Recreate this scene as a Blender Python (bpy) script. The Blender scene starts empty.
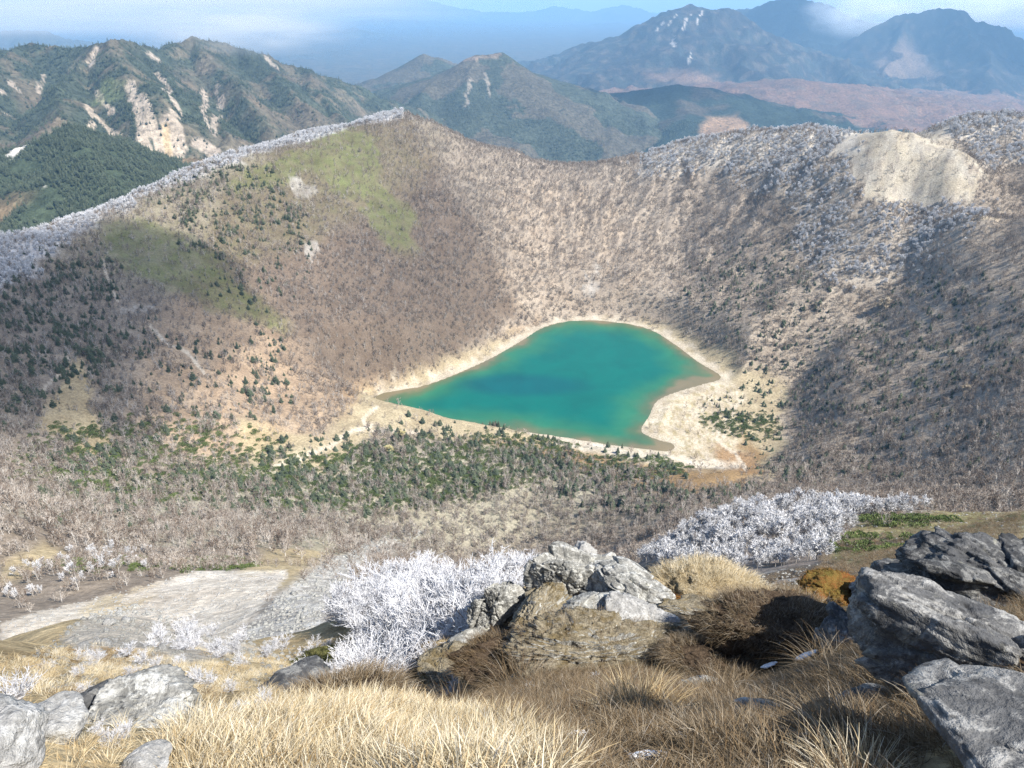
import bpy, math, random, os
import numpy as np
random.seed(7); rng = np.random.default_rng(7)
sc = bpy.context.scene
COL = sc.collection
PI = math.pi
R = math.radians

# ------------------------------------------------------------------ camera model
W, H, F = 1024, 768, 773.0
PIT = R(27.0); CZ = 400.0
SP, CP_ = math.sin(PIT), math.cos(PIT)
def ray(px, py):
    u = (np.asarray(px, float) - 512) / F; v = (384 - np.asarray(py, float)) / F
    return u, CP_ + v * SP, -SP + v * CP_
def th_t(px, py):
    x, y, z = ray(px, py); return np.arctan2(x, y), z / np.hypot(x, y)
def world(px, py, r):
    th, t = th_t(px, py); return np.array([r * np.sin(th), r * np.cos(th), CZ + r * t])
def project(x, y, z):
    dz = z - CZ
    fw = np.maximum(y * CP_ - dz * SP, 1e-3); up = y * SP + dz * CP_
    return 512 + F * x / fw, 384 - F * up / fw

# ------------------------------------------------------------------ noise
_P = np.random.default_rng(3).permutation(4096).astype(np.int64)
_ANG = np.random.default_rng(4).random(4096) * 2 * PI
_GX, _GY = np.cos(_ANG), np.sin(_ANG)
def perlin(x, y, seed=0):
    xi = np.floor(x).astype(np.int64); yi = np.floor(y).astype(np.int64)
    fx = x - xi; fy = y - yi
    u = fx * fx * fx * (fx * (fx * 6 - 15) + 10); v = fy * fy * fy * (fy * (fy * 6 - 15) + 10)
    def g(a, b, dx, dy):
        h = _P[(_P[(a + seed * 57) & 4095] + b) & 4095]
        return _GX[h] * dx + _GY[h] * dy
    n00 = g(xi, yi, fx, fy); n10 = g(xi + 1, yi, fx - 1, fy)
    n01 = g(xi, yi + 1, fx, fy - 1); n11 = g(xi + 1, yi + 1, fx - 1, fy - 1)
    a = n00 + u * (n10 - n00); b = n01 + u * (n11 - n01)
    return (a + v * (b - a)) * 1.5
def fbm(x, y, oct=4, seed=0):
    s = 0; a = 1.0; tot = 0
    for k in range(oct):
        s = s + a * perlin(x * 2 ** k, y * 2 ** k, seed + k); tot += a; a *= .5
    return s / tot
def ridged(x, y, oct=4, seed=0):
    s = 0; a = 1.0; tot = 0
    for k in range(oct):
        s = s + a * (1 - np.abs(perlin(x * 2 ** k, y * 2 ** k, seed + k)) * 2); tot += a; a *= .5
    return s / tot
def sstep(a, b, x):
    t = np.clip((x - a) / (b - a), 0, 1); return t * t * (3 - 2 * t)

# ------------------------------------------------------------------ mask helpers (2-D regions)
def sdf_poly(X, Y, P):
    P = np.asarray(P, float); d = np.full(X.shape, 1e18); inside = np.zeros(X.shape, bool)
    n = len(P)
    for i in range(n):
        ax, ay = P[i]; bx, by = P[(i + 1) % n]
        ex, ey = bx - ax, by - ay
        t = np.clip(((X - ax) * ex + (Y - ay) * ey) / (ex * ex + ey * ey + 1e-12), 0, 1)
        d = np.minimum(d, (X - ax - t * ex) ** 2 + (Y - ay - t * ey) ** 2)
        c = ((ay > Y) != (by > Y)) & (X < (bx - ax) * (Y - ay) / (by - ay + 1e-12) + ax)
        inside ^= c
    d = np.sqrt(d); return np.where(inside, -d, d)
def d_line(X, Y, P):
    d = np.full(X.shape, 1e18)
    for (ax, ay), (bx, by) in zip(P[:-1], P[1:]):
        ex, ey = bx - ax, by - ay
        t = np.clip(((X - ax) * ex + (Y - ay) * ey) / (ex * ex + ey * ey + 1e-12), 0, 1)
        d = np.minimum(d, (X - ax - t * ex) ** 2 + (Y - ay - t * ey) ** 2)
    return np.sqrt(d)
def catmull(P, n=6, closed=True):
    P = np.asarray(P, float); out = []
    N = len(P)
    for i in range(N if closed else N - 1):
        p0, p1, p2, p3 = (P[(i + k - 1) % N] if closed else P[min(max(i + k - 1, 0), N - 1)] for k in range(4))
        for q in range(n):
            t = q / n
            out.append(.5 * (2 * p1 + (p2 - p0) * t + (2 * p0 - 5 * p1 + 4 * p2 - p3) * t * t + (3 * p1 - p0 - 3 * p2 + p3) * t ** 3))
    return np.array(out)

# ------------------------------------------------------------------ blender helpers
def mesh_np(name, V, Fc, smooth=True):
    """V (n,3), Fc (m,k) with k 3 or 4"""
    me = bpy.data.meshes.new(name)
    V = np.ascontiguousarray(V, np.float32); Fc = np.ascontiguousarray(Fc, np.int32)
    m, k = Fc.shape
    me.vertices.add(len(V)); me.vertices.foreach_set('co', V.ravel())
    me.loops.add(m * k); me.loops.foreach_set('vertex_index', Fc.ravel())
    me.polygons.add(m)
    me.polygons.foreach_set('loop_start', np.arange(m, dtype=np.int32) * k)
    me.polygons.foreach_set('loop_total', np.full(m, k, np.int32))
    if smooth: me.polygons.foreach_set('use_smooth', np.ones(m, bool))
    me.update(calc_edges=True)
    return me
def set_attr(me, name, arr, dom='POINT'):
    arr = np.asarray(arr, np.float32)
    if arr.ndim == 1:
        a = me.attributes.new(name, 'FLOAT', dom); a.data.foreach_set('value', arr)
    else:
        if arr.shape[1] == 3: arr = np.concatenate([arr, np.ones((len(arr), 1), np.float32)], 1)
        a = me.attributes.new(name, 'FLOAT_COLOR', dom); a.data.foreach_set('color', np.ascontiguousarray(arr).ravel())
def obj(name, me, mat=None, parent=None, link=True):
    o = bpy.data.objects.new(name, me)
    if mat is not None and me is not None and not me.materials: me.materials.append(mat)
    if link: COL.objects.link(o)
    if parent: o.parent = parent
    return o
def tag(o, label=None, cat=None, group=None, kind=None):
    if label: o['label'] = label
    if cat: o['category'] = cat
    if group: o['group'] = group
    if kind: o['kind'] = kind
    return o
class MB:
    """collects ribbons and tubes; triangles only"""
    def __init__(s): s.v = []; s.f = []; s.c = []
    def tri(s, a, b, c, col=0):
        n = len(s.v); s.v += [a, b, c]; s.f.append((n, n + 1, n + 2)); s.c += [col] * 3
    def tube(s, pts, rad, k=3, col=0):
        n0 = len(s.v); m = len(pts)
        for i, p in enumerate(pts):
            d = np.asarray(pts[min(i + 1, m - 1)]) - np.asarray(pts[max(i - 1, 0)])
            d = d / (np.linalg.norm(d) + 1e-9)
            a = np.cross(d, (.3, .9, .2)); a /= np.linalg.norm(a) + 1e-9; b = np.cross(d, a)
            for j in range(k):
                an = 2 * PI * j / k
                s.v.append(tuple(np.asarray(p) + rad[i] * (math.cos(an) * a + math.sin(an) * b))); s.c.append(col)
        for i in range(m - 1):
            for j in range(k):
                a, b = n0 + i * k + j, n0 + i * k + (j + 1) % k
                s.f += [(a, b, b + k), (a, b + k, a + k)]
    def ribbon(s, pts, wid, side, col=0):
        n0 = len(s.v); side = np.asarray(side)
        for p, w in zip(pts, wid):
            p = np.asarray(p); s.v += [tuple(p - side * w), tuple(p + side * w)]; s.c += [col, col]
        for i in range(len(pts) - 1):
            a = n0 + 2 * i; s.f += [(a, a + 1, a + 3), (a, a + 3, a + 2)]
    def mesh(s, name, smooth=True):
        me = mesh_np(name, np.array(s.v), np.array(s.f), smooth)
        set_attr(me, 'var', np.array(s.c, np.float32)); return me

# ------------------------------------------------------------------ materials
class NT:
    def __init__(s, name):
        s.m = bpy.data.materials.new(name); s.m.use_nodes = True; s.t = s.m.node_tree; s.t.nodes.clear()
        s.out = s.t.nodes.new('ShaderNodeOutputMaterial')
    def n(s, typ, **kw):
        nd = s.t.nodes.new('ShaderNode' + typ)
        for k, v in kw.items():
            if k.startswith('_'): setattr(nd, k[1:], v)
            else: s.put(nd.inputs[k.replace('__', ' ')], v)
        return nd
    def put(s, sock, v):
        if isinstance(v, bpy.types.NodeSocket): s.t.links.new(v, sock)
        elif isinstance(v, bpy.types.Node): s.t.links.new(v.outputs[0], sock)
        else:
            if sock.type == 'RGBA' and not hasattr(v, '__len__'): v = (v, v, v, 1)
            elif sock.type == 'RGBA' and len(v) == 3: v = tuple(v) + (1,)
            sock.default_value = v
    def pos(s): return s.n('NewGeometry').outputs['Position']
    def objc(s): return s.n('TexCoord').outputs['Object']
    def noise(s, vec, scale, detail=4, rough=.6, dist=0):
        return s.n('TexNoise', Vector=vec, Scale=scale, Detail=detail, Roughness=rough, Distortion=dist).outputs[0]
    def ramp(s, fac, stops, interp='LINEAR'):
        nd = s.n('ValToRGB'); nd.color_ramp.interpolation = interp
        e = nd.color_ramp.elements
        while len(e) < len(stops): e.new(.5)
        for q, (p, c) in zip(e, stops):
            q.position = p; q.color = (c, c, c, 1) if not hasattr(c, '__len__') else tuple(c) + (1,) if len(c) == 3 else c
        s.put(nd.inputs[0], fac); return nd.outputs[0]
    def mix(s, fac, a, b, mode='MIX'):
        nd = s.t.nodes.new('ShaderNodeMix'); nd.data_type = 'RGBA'; nd.blend_type = mode
        s.put(nd.inputs[0], fac); s.put(nd.inputs[6], a); s.put(nd.inputs[7], b); return nd.outputs[2]
    def math(s, op, a, b=0.0, clamp=False):
        nd = s.t.nodes.new('ShaderNodeMath'); nd.operation = op; nd.use_clamp = clamp
        s.put(nd.inputs[0], a); s.put(nd.inputs[1], b); return nd.outputs[0]
    def attr(s, name, out='Color'):
        return s.n('Attribute', _attribute_name=name).outputs[out]
    def bump(s, h, strength=.5, dist=.1):
        return s.n('Bump', Height=h, Strength=strength, Distance=dist).outputs[0]
    def bsdf(s, color, rough=.9, spec=.2, normal=None, trans=None):
        p = s.n('BsdfPrincipled'); s.put(p.inputs['Base Color'], color); s.put(p.inputs['Roughness'], rough)
        p.inputs['Specular IOR Level'].default_value = spec
        if normal is not None: s.put(p.inputs['Normal'], normal)
        if trans:
            tr = s.n('BsdfTranslucent'); s.put(tr.inputs[0], color)
            mx = s.n('MixShader'); s.put(mx.inputs[0], trans); s.put(mx.inputs[1], p.outputs[0]); s.put(mx.inputs[2], tr.outputs[0]); p = mx
        s.t.links.new(p.outputs[0], s.out.inputs['Surface']); return s.m

def mat_terrain():
    t = NT('terrain'); p = t.pos()
    c = t.attr('albedo')
    a = t.noise(p, 9.0, 5, .7); b = t.noise(p, .55, 5, .65); d = t.noise(p, .045, 4, .6)
    c = t.mix(1, c, t.ramp(a, [(.25, .55), (.75, 1.4)]), 'MULTIPLY')
    c = t.mix(1, c, t.ramp(b, [(.3, .62), (.7, 1.36)]), 'MULTIPLY')
    c = t.mix(1, c, t.ramp(d, [(.3, (.8, .78, .76)), (.7, (1.18, 1.2, 1.2))]), 'MULTIPLY')
    h = t.math('ADD', t.math('MULTIPLY', a, .05), t.math('MULTIPLY', b, .6))
    return t.bsdf(c, .95, .1, t.bump(h, .7, 1.0))
def mat_far():
    t = NT('mountain_cover'); p = t.pos()
    c = t.attr('albedo')
    a = t.noise(p, .05, 3, .7); b = t.noise(p, .006, 5, .65)
    c = t.mix(1, c, t.ramp(a, [(.3, .5), (.7, 1.5)]), 'MULTIPLY')
    c = t.mix(1, c, t.ramp(b, [(.3, .75), (.7, 1.25)]), 'MULTIPLY')
    return t.bsdf(c, .95, .05, t.bump(a, .8, 12.0))
def mat_rock(name, base, dark, lichen, lic_amt=.5, scale=1.0, spec=.25, turf=None):
    t = NT(name); p = t.objc()
    a = t.noise(p, 1.7 * scale, 6, .7, .8); b = t.noise(p, 7 * scale, 6, .75, .3); e = t.noise(p, 40 * scale, 3, .7); g = t.noise(p, 3.1 * scale, 4, .6, 1.2)
    v = t.n('TexVoronoi', Vector=p, Scale=15 * scale, Randomness=1.0).outputs[0]
    c = t.mix(t.ramp(a, [(.36, 0.0), (.64, 1.0)]), dark, base)
    c = t.mix(t.ramp(b, [(.50, 0.0), (.58, lic_amt)]), c, lichen)
    c = t.mix(t.ramp(g, [(.56, 0.0), (.66, .65)]), c, tuple(x * .5 for x in dark))
    c = t.mix(t.ramp(g, [(.30, .5), (.38, 0.0)]), c, (lichen[0] * .95, lichen[1] * .93, lichen[2] * .78))
    c = t.mix(t.ramp(v, [(.10, .6), (.22, 0.0)]), c, tuple(x * .4 for x in dark))
    c = t.mix(1, c, t.ramp(e, [(.3, .72), (.7, 1.25)]), 'MULTIPLY')
    h = t.math('ADD', t.math('MULTIPLY', a, .6), t.math('ADD', t.math('MULTIPLY', b, .4), t.math('MULTIPLY', e, .05)))
    if turf:
        nz = t.n('SeparateXYZ', Vector=t.n('NewGeometry').outputs['Normal']).outputs['Z']
        f = t.math('ADD', nz, t.math('MULTIPLY', t.math('SUBTRACT', a, .5), 1.6)); m = t.ramp(f, [(.50, 0.0), (.62, 1.0)])
        tc = t.mix(t.ramp(b, [(.4, 0.0), (.6, 1.0)]), turf[0], turf[1]); tc = t.mix(t.ramp(g, [(.5, 0.0), (.6, .9)]), tc, turf[2])
        c = t.mix(m, c, t.mix(1, tc, t.ramp(e, [(.3, .5), (.7, 1.4)]), 'MULTIPLY'))
    return t.bsdf(c, .92, spec, t.bump(h, .9, .12))
def mat_var(name, stops, rough=.85, trans=.0, rand=.25, spec=.15):
    """colour by the per-blade attribute and a per-instance random value"""
    t = NT(name)
    v = t.attr('var', 'Fac'); rd = t.n('ObjectInfo').outputs['Random']
    f = t.math('ADD', t.math('MULTIPLY', v, 1 - rand), t.math('MULTIPLY', rd, rand))
    return t.bsdf(t.ramp(f, stops), rough, spec, None, trans)
def mat_moss(name, c1, c2, c3):
    t = NT(name); p = t.objc()
    a = t.noise(p, 3.0, 5, .65); b = t.noise(p, 30, 5, .75)
    c = t.mix(t.ramp(a, [(.35, 0.0), (.65, 1.0)]), c1, c2)
    c = t.mix(t.ramp(b, [(.45, 0.0), (.65, .8)]), c, c3)
    return t.bsdf(c, .95, .1, t.bump(b, 1.0, .05))
M = {}
M['terrain'] = mat_terrain(); M['far'] = mat_far()
M['rock_pale'] = mat_rock('pale_lichen_rock', (.36, .352, .335), (.21, .208, .20), (.52, .515, .495), .6)
M['rock_grey'] = mat_rock('grey_rock', (.165, .163, .158), (.055, .057, .06), (.36, .352, .33), .7, .75)
M['rock_dark'] = mat_rock('dark_rock', (.11, .11, .11), (.04, .042, .045), (.30, .297, .28), .55, .8)
M['rock_crag'] = mat_rock('crag_rock', (.36, .35, .32), (.15, .15, .14), (.55, .55, .52), .7)
M['outcrop'] = mat_rock('outcrop_rock', (.36, .35, .32), (.15, .15, .14), (.55, .55, .52), .7, 1.0, .2, ((.27, .235, .17), (.16, .135, .09), (.13, .10, .05)))
M['grass'] = mat_var('dry_grass', [(0, (.16, .10, .05)), (.22, (.34, .235, .115)), (.45, (.54, .44, .27)), (.72, (.68, .61, .46)), (1, (.74, .71, .64))], .7, .25, .45)
M['sedge'] = mat_var('shade_toned_sedge', [(0, (.07, .04, .02)), (.3, (.15, .10, .052)), (.65, (.26, .205, .135)), (1, (.46, .42, .36))], .75, .2)  # sedge brown, darkened further to stand in for the hollow's shade
M['twig'] = mat_var('bare_twigs', [(0, (.075, .055, .043)), (.35, (.165, .125, .098)), (.7, (.29, .235, .19)), (1, (.46, .40, .34))], .9, 0, .6)
M['bark'] = mat_var('birch_bark', [(0, (.26, .23, .20)), (1, (.58, .54, .49))], .9, 0, .6)
M['frost'] = mat_var('rime_twigs', [(0, (.34, .33, .33)), (.5, (.60, .60, .61)), (1, (.82, .82, .84))], .8)
M['rime'] = mat_var('rime_ice', [(0, (.36, .36, .38)), (.4, (.60, .60, .63)), (1, (.80, .81, .83))], .7)
M['needle'] = mat_var('conifer_needles', [(0, (.040, .054, .036)), (.5, (.080, .100, .062)), (1, (.15, .17, .105))], .85, 0, .45)
M['dwarf'] = mat_var('dwarf_pine_needles', [(0, (.055, .078, .03)), (.5, (.105, .142, .048)), (1, (.17, .21, .075))], .85, 0, .4)
M['moss_ochre'] = mat_moss('ochre_moss', (.16, .115, .03), (.24, .085, .03), (.20, .17, .05))
M['moss_green'] = mat_moss('green_moss', (.045, .06, .018), (.12, .12, .04), (.22, .19, .09))
M['peat'] = mat_moss('dark_peat', (.05, .036, .025), (.095, .066, .043), (.15, .11, .075))
M['turf'] = mat_moss('straw_turf', (.36, .28, .16), (.22, .165, .09), (.46, .39, .26))
def mat_snow():
    t = NT('snow'); n = t.noise(t.objc(), 25, 4, .6)
    return t.bsdf(t.ramp(n, [(.3, (.72, .74, .78)), (.7, (.88, .89, .91))]), .6, .3, t.bump(n, .5, .02))
M['snow'] = mat_snow()
def mat_water():
    t = NT('lake_water'); c = t.attr('albedo'); p = t.pos()
    n = t.noise(p, .02, 4, .6, .5); n2 = t.noise(t.n('Mapping', Vector=p, Scale=(.5, 1.6, 1)), .55, 5, .7)
    c = t.mix(1, c, t.ramp(n, [(.3, (.8, .86, .88)), (.7, (1.2, 1.12, 1.1))]), 'MULTIPLY')
    return t.bsdf(c, .2, .28, t.bump(n2, .6, .25))
M['water'] = mat_water()
def mat_volume(name, density, color, aniso=.3):
    t = NT(name); v = t.n('VolumePrincipled')
    v.inputs['Color'].default_value = tuple(color) + (1,); v.inputs['Density'].default_value = density
    v.inputs['Anisotropy'].default_value = aniso
    t.t.links.new(v.outputs[0], t.out.inputs['Volume']); return t.m

# ------------------------------------------------------------------ lake outline on z = 0
LAKE_PX = [(368, 402), (385, 393), (420, 387), (452, 376), (490, 359), (520, 342), (545, 327), (575, 321), (612, 322), (648, 329),
           (674, 344), (698, 362), (721, 377), (703, 384), (676, 392), (657, 401), (649, 416), (641, 430), (652, 438), (674, 445),
           (668, 451), (645, 449), (600, 443), (550, 435), (500, 429), (450, 426), (410, 423), (384, 415)]
def on_plane(px, py, z=0.0):
    x, y, dz = ray(px, py); k = (z - CZ) / dz; return x * k, y * k
LAKE = catmull([on_plane(*p) for p in LAKE_PX], 5)

# ------------------------------------------------------------------ near terrain: control points (pixel column, then (py, range))
CPTS = {
 -180: [(768, 2.8), (700, 5), (660, 12), (690, 40), (650, 120), (600, 190), (540, 300), (470, 430), (400, 560), (330, 680), (270, 800)],
 0: [(768, 2.6), (725, 3.6), (695, 5), (668, 8), (655, 13), (690, 40), (668, 90), (650, 125), (612, 165), (600, 180), (560, 250), (500, 400), (440, 520), (400, 580), (350, 660), (290, 790), (240, 930)],
 100: [(768, 2.7), (720, 4), (690, 6), (662, 10), (635, 18), (615, 26), (650, 60), (640, 105), (622, 135), (590, 175), (575, 200), (560, 240), (540, 300), (500, 430), (450, 520), (400, 595), (340, 690), (300, 780), (250, 920), (205, 1080)],
 200: [(768, 2.6), (720, 3.8), (690, 6), (668, 9), (652, 16), (638, 24), (652, 50), (636, 110), (600, 150), (573, 200), (560, 270), (530, 350), (500, 440), (450, 530), (400, 615), (350, 700), (300, 790), (240, 930), (167, 1190)],
 300: [(768, 2.5), (720, 3.8), (702, 5), (682, 8), (670, 13), (690, 22), (675, 45), (640, 75), (600, 110), (570, 190), (545, 310), (520, 420), (480, 500), (450, 545), (420, 600), (380, 680), (340, 760), (290, 860), (240, 960), (190, 1080), (139, 1270)],
 400: [(768, 2.5), (742, 3.3), (718, 4.8), (728, 7), (705, 10), (675, 14), (635, 20), (605, 28), (588, 36), (610, 60), (600, 130), (580, 250), (556, 400), (530, 450), (500, 485), (460, 545), (380, 700), (340, 790), (290, 900), (240, 1010), (190, 1140), (150, 1280), (117, 1420)],
 500: [(768, 2.5), (742, 3.3), (722, 4.7), (704, 6.96), (665, 10.1), (628, 12), (608, 14), (590, 18), (625, 30), (625, 80), (605, 200), (578, 350), (558, 440), (530, 470), (500, 505), (460, 565), (335, 900), (300, 970), (260, 1070), (210, 1200), (175, 1330), (153, 1430)],
 600: [(768, 2.5), (742, 3.2), (712, 5.01), (682, 7.73), (652, 9.41), (622, 10.1), (602, 12), (590, 14), (615, 25), (615, 80), (595, 200), (568, 350), (550, 430), (520, 475), (490, 525), (318, 950), (300, 1000), (260, 1100), (220, 1210), (190, 1300), (167, 1420)],
 700: [(768, 2.5), (742, 3.2), (712, 5.04), (682, 8.3), (652, 9.41), (625, 10.38), (605, 14), (592, 18), (612, 35), (598, 65), (582, 95), (565, 130), (545, 150), (528, 172), (540, 230), (530, 330), (510, 450), (490, 510), (340, 865), (318, 930), (280, 1035), (240, 1140), (200, 1240), (170, 1310), (147, 1380)],
 800: [(768, 2.6), (742, 3.3), (712, 5.01), (682, 7.98), (652, 8.96), (625, 9.9), (605, 14), (594, 25), (582, 50), (566, 90), (546, 130), (522, 168), (508, 195), (520, 260), (508, 380), (487, 535), (460, 618), (430, 680), (400, 738), (370, 800), (340, 875), (300, 955), (260, 1030), (220, 1095), (180, 1165), (150, 1260), (132, 1340)],
 900: [(768, 2.7), (722, 3.76), (692, 4.35), (652, 6.2), (625, 8.93), (602, 14), (583, 40), (567, 70), (550, 110), (530, 152), (512, 188), (525, 235), (520, 300), (502, 430), (480, 530), (450, 605), (400, 712), (350, 820), (300, 925), (270, 985), (240, 1020), (211, 1058), (228, 1060), (216, 1080), (200, 1095), (165, 1135), (140, 1165), (129, 1190), (150, 1300)],
 960: [(212, 1030), (228, 1045), (207, 1075), (185, 1105), (165, 1130), (150, 1160), (162, 1240), (140, 1310), (121, 1390)],
 1024: [(768, 2.8), (702, 3.67), (652, 5.13), (605, 10), (570, 30), (550, 80), (522, 150), (512, 182), (522, 240), (500, 350), (480, 440), (440, 530), (400, 618), (350, 728), (300, 832), (250, 920), (212, 1005), (228, 1040), (205, 1130), (165, 1240), (119, 1400)],
 1200: [(768, 3), (700, 3.68), (650, 5.44), (600, 12), (560, 45), (530, 110), (505, 200), (470, 380), (420, 545), (360, 675), (300, 790), (240, 900), (215, 930), (190, 1080), (130, 1250)],
}
pts = []
for cx_, lst in CPTS.items():
    for py_, r_ in lst:
        th, t_ = th_t(cx_, py_); pts.append((float(th), math.log(r_), float(t_)))
# standing ground under the camera, and the land falling away behind the rims
for thd in (-60, -40, -20, 0, 20, 40, 60):
    th = R(thd)
    for r_, z_ in ((.5, 398.35), (1.1, 397.95), (1.8, 397.45)):
        pts.append((th, math.log(r_), (z_ - CZ) / r_))
    left = thd < -8
    for r_, z_ in ((1750, -130 if left else -20), (2300, -280 if left else -260)):
        pts.append((th, math.log(r_), (z_ - CZ) / r_))
for px_, r_, z_ in ((0, 1300, 0), (100, 1400, -20), (-180, 1150, 40), (200, 1500, 0)):
    th, _ = th_t(px_, 200); pts.append((float(th), math.log(r_), (z_ - CZ) / r_))
for thd, zz in ((48, (388, 330, 230, 165, 140, 110)), (62, (388, 320, 190, 120, 90, 60)), (-50, (388, 330, 200, 140, 110, 60)), (-62, (388, 320, 180, 110, 80, 40))):
    for r_, z_ in zip((14, 90, 300, 600, 850, 1150), zz): pts.append((R(thd), math.log(r_), (z_ - CZ) / r_))
pts = np.array(pts)
AZK = 1.5
def tps_fit(P, val, lam=2e-4):
    n = len(P)
    d2 = ((P[:, None, :] - P[None, :, :]) ** 2).sum(2)
    K = .5 * d2 * np.log(d2 + 1e-12) + lam * np.eye(n)
    A = np.zeros((n + 3, n + 3)); A[:n, :n] = K; A[:n, n] = 1; A[:n, n + 1:] = P; A[n:, :n] = A[:n, n:].T
    return np.linalg.solve(A, np.concatenate([val, np.zeros(3)]))
TP = np.stack([pts[:, 0] * AZK, pts[:, 1]], 1)
TW = tps_fit(TP, pts[:, 2])
def tps_eval(th, lr):
    q = np.stack([th * AZK, lr], 1); n = len(TP); out = np.empty(len(q))
    for i in range(0, len(q), 20000):
        c = q[i:i + 20000]
        d2 = (c[:, None, 0] - TP[None, :, 0]) ** 2 + (c[:, None, 1] - TP[None, :, 1]) ** 2
        out[i:i + 20000] = (.5 * d2 * np.log(d2 + 1e-12)) @ TW[:n] + TW[n] + c @ TW[n + 1:]
    return out

R0, R1, NR = .4, 1900.0, 1150
JD, JO = 480, 36
rr = np.exp(np.linspace(math.log(R0), math.log(R1), NR)); DL = math.log(R1 / R0) / (NR - 1)
ss = np.concatenate([-1 - np.linspace(1, 0, JO, endpoint=False), np.linspace(-1, 1, 2 * JD), 1 + np.linspace(1 / JO, 1, JO)])
NS = len(ss)
def thmax(r): return R(50) + (R(43) - R(50)) * sstep(math.log(8), math.log(120), np.log(r))
def s2th(s, r):
    tm = thmax(r); a = np.abs(s)
    return np.sign(s) * np.where(a <= 1, a * tm, tm + (a - 1) * (PI - tm))
# coarse evaluation of the smooth surface, then bilinear upsampling
cr = np.exp(np.linspace(math.log(R0), math.log(R1), 420)); cs = np.linspace(-2, 2, 221)
CR, CS = np.meshgrid(cr, cs, indexing='ij')
CT = tps_eval(np.clip(s2th(CS, CR), R(-62), R(62)).ravel(), np.log(CR).ravel()).reshape(CR.shape)
def bil(A, i, j):
    i = np.clip(i, 0, A.shape[0] - 1.001); j = np.clip(j, 0, A.shape[1] - 1.001)
    a = i.astype(int); b = j.astype(int); fi = i - a; fj = j - b
    return (A[a, b] * (1 - fi) + A[a + 1, b] * fi) * (1 - fj) + (A[a, b + 1] * (1 - fi) + A[a + 1, b + 1] * fi) * fj
GR, GS = np.meshgrid(rr, ss, indexing='ij')
GT = bil(CT, np.log(GR / R0) / math.log(R1 / R0) * 419, (GS + 2) / 4 * 220)
TH = s2th(GS, GR)
X = GR * np.sin(TH); Y = GR * np.cos(TH); Z = CZ + GR * GT
# behind and beside the viewer the summit slopes away
back = sstep(R(48), R(75), np.abs(TH))
Z = Z * (1 - back) + back * np.maximum(398.3 - .35 * GR, -300)
# lake basin
sd = sdf_poly(X, Y, LAKE)
inb = (GR > 400) & (np.abs(TH) < R(42))
beach = np.where(inb, np.clip(sd, -400, 1e4), 1e4)
PX, PY = project(X, Y, Z)
bw = 55.0
shore = np.where(beach < 0, np.maximum(beach * .12, -6), np.minimum(beach * .045, .5 + beach * .012))
SPIT = np.array([on_plane(*p) for p in [(655, 400), (722, 374), (800, 385), (800, 440), (762, 478), (690, 480), (640, 455)]])
wB = np.where(inb, np.maximum(1 - sstep(8, bw, beach), sstep(50, -25, sdf_poly(X, Y, SPIT))), 0)
Z = Z * (1 - wB) + shore * wB
Z = np.where(inb & (beach > 0) & (beach < 130), np.maximum(Z, np.minimum(shore, .8)), Z)
# relief, each wavelength where the eye can see it
relief = np.zeros_like(Z)
for k, lam in enumerate((320, 150, 70, 32, 15, 7, 3.2, 1.5, .7, .33, .15)):
    wgt = sstep(.0015, .004, lam / GR) * (1 - sstep(.12, .4, lam / GR))
    wgt = np.where(np.abs(TH) < R(60), wgt, 0)
    m = wgt > .001
    amp = lam * (.055 if lam > 20 else .05)
    nz = perlin(X[m] / lam + 17 * k, Y[m] / lam - 9 * k, k)
    if lam in (150, 70): nz = .6 * nz - .8 * np.abs(perlin(X[m] / lam * 1.3 + 5, Y[m] / lam * .8, k + 30)) + .25
    relief[m] += amp * wgt[m] * nz
LC = LAKE.mean(0); PH = np.arctan2(Y - LC[1], X - LC[0]); RHO = np.hypot(X - LC[0], Y - LC[1])
gul = (ridged(PH * 7 + .6 * fbm(X / 90, Y / 90, 3, 51), RHO / 520, 4, 52) - .5) * 8.0 + (np.abs(fbm(PH * 22, RHO / 260, 3, 55)) - .2) * 5.0
def crestline(P, h, wl, wr):
    # a rib of higher ground along a line, wl / wr: how far it reaches to either side
    P = np.array(P, float); d = d_line(PX, PY, P); s = np.zeros_like(d); best = np.full(d.shape, 1e18)
    for (ax, ay), (bx, by) in zip(P[:-1], P[1:]):
        m = np.hypot(PX - (ax + bx) / 2, PY - (ay + by) / 2); cr = (bx - ax) * (PY - ay) - (by - ay) * (PX - ax)
        s = np.where(m < best, cr, s); best = np.minimum(best, m)
    return h * np.exp(-(d / np.where(s > 0, wl, wr)) ** 2)
ribs = crestline([(438, 172), (462, 220), (492, 268), (516, 308)], 13, 60, 16) * ((GR > 700) & (GR < 1450)) + crestline([(985, 214), (930, 250), (880, 282), (815, 306), (745, 328)], 15, 34, 13) * ((GR > 700) & (GR < 1060))
relief += np.where(inb, ribs * sstep(20, 120, beach), 0)
gul = gul * np.where(PX > 820, .45, 1.0) * (1 - .6 * sstep(40, -40, PX - 400 - (PY - 115) * .6))
relief += np.where(inb, gul * sstep(60, 200, beach) * sstep(480, 650, GR) * (1 - sstep(1500, 1750, GR)), 0)
Z = Z + relief * (1 - wB) * np.where(inb, sstep(0, 60, beach), 1)
Z = np.where(inb & (beach > 1) & (beach < 130), np.maximum(Z, .15), Z)
PX, PY = project(X, Y, Z)
def ground(x, y):
    r = np.hypot(x, y); th = np.arctan2(x, y); tm = thmax(r)
    return bil(Z, np.log(np.maximum(r, R0) / R0) / DL, JO + (th / tm + 1) / 2 * (2 * JD - 1))
T_ = (Z - CZ) / GR
RUN = np.maximum.accumulate(T_, 0)
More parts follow.
